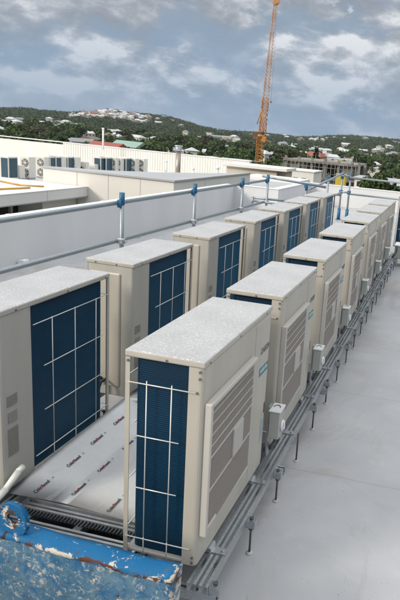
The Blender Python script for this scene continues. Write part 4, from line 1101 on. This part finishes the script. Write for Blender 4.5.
# the far wood: one mass of leaf clumps over the hills
import numpy as np
rg = np.random.default_rng(5)
cx, cy, cz, cs = [], [], [], []
for _ in range(9000):
    px = rg.uniform(-60, 460); d = math.sqrt(rg.uniform(480**2, 1620**2)); x, y = polar(px, d)
    if not all((x-a)**2+(y-c)**2 > (2.5+q)**2 for a, c, q in spots if abs(x-a) < 12 and abs(y-c) < 12): continue
    ux, uy = CAM.x-x, CAM.y-y; ul = math.hypot(ux, uy); ux /= ul; uy /= ul; bad = False
    for (a, c) in HS:
        ex_, ey_ = x-a, y-c; al = ex_*ux+ey_*uy
        if 0 < al < (75 if math.hypot(a, c) < 1000 else 38) and abs(ex_*uy-ey_*ux) < (7 if math.hypot(a, c) < 1000 else 4.5): bad = True; break
    if bad: continue
    # the suburb hill is thinner
    if 72 < px < 150 and d > 1050 and rg.random() < 0.2: continue
    cx.append(x); cy.append(y); cz.append(terrain(x, y)); cs.append(rg.uniform(0.6, 1.1))
cx, cy, cz, cs = map(np.array, (cx, cy, cz, cs)); T = len(cx); K = 60
u = rg.normal(size=(T, K, 3)); u /= np.linalg.norm(u, axis=2, keepdims=True); u[:, :, 2] = np.abs(u[:, :, 2])*1.0-0.12
wob = 1+0.35*rg.normal(size=(T, K, 1))*0.6
ctr = np.stack([cx, cy, cz+2.0], -1)[:, None, :] + u*wob*np.array([5.6, 5.6, 5.6])*cs[:, None, None]
a = rg.normal(size=(T, K, 3)); a /= np.linalg.norm(a, axis=2, keepdims=True)
q = np.cross(a, rg.normal(size=(T, K, 3))); q /= np.linalg.norm(q, axis=2, keepdims=True)
s = (rg.uniform(0.5, 1.15, size=(T, K, 1)))*cs[:, None, None]
V = np.stack([ctr-a*s-q*s*0.6, ctr+a*s*0.7-q*s*0.7, ctr+a*s+q*s*0.6, ctr-a*s*0.6+q*s*0.7], 2).reshape(-1, 3)
me = bpy.data.meshes.new('distant_wood'); nf = T*K
me.vertices.add(nf*4); me.vertices.foreach_set('co', V.astype(np.float32).ravel())
me.loops.add(nf*4); me.loops.foreach_set('vertex_index', np.arange(nf*4, dtype=np.int32))
me.polygons.add(nf); me.polygons.foreach_set('loop_start', np.arange(0, nf*4, 4, dtype=np.int32)); me.polygons.foreach_set('loop_total', np.full(nf, 4, np.int32))
me.update(); me.validate(); 
at_ = me.attributes.new('tree_tone', 'FLOAT', 'FACE'); at_.data.foreach_set('value', np.repeat(rg.random(T), K).astype(np.float32))
WOOD = leaf_material('wood_leaf', (0.017, 0.034, 0.015), (0.058, 0.083, 0.032)); n_, l_, b_ = N(WOOD)
an = n_.new('ShaderNodeAttribute'); an.attribute_name = 'tree_tone'
for nd in n_:
    if nd.type == 'MATH' and nd.operation == 'MULTIPLY': l_.new(an.outputs['Fac'], nd.inputs[0])
me.materials.append(WOOD)
o = bpy.data.objects.new('distant_wood', me); COL.objects.link(o)
tag(o, 'dense dark green wood covering the hills along the horizon', 'wood', kind='stuff')

# ------------------------------------------------------------------ haze
mb = MB(); mb.box(-2600, 2600, -60, 2900, GZ-40, 75); hz = mb.build('haze', None if False else bpy.data.materials.new('haze_air'))
hm = hz.data.materials[0]; hm.use_nodes = True; hn = hm.node_tree; hn.nodes.clear()
ho = hn.nodes.new('ShaderNodeOutputMaterial'); hv = hn.nodes.new('ShaderNodeVolumePrincipled')
hv.inputs['Color'].default_value = (0.80, 0.87, 0.95, 1); hv.inputs['Density'].default_value = 0.00007; hv.inputs['Anisotropy'].default_value = 0.2
hn.links.new(hv.outputs[0], ho.inputs['Volume']); hz['kind'] = 'stuff'; hz['label'] = 'thin bluish haze in the air over the town'; hz['category'] = 'haze'
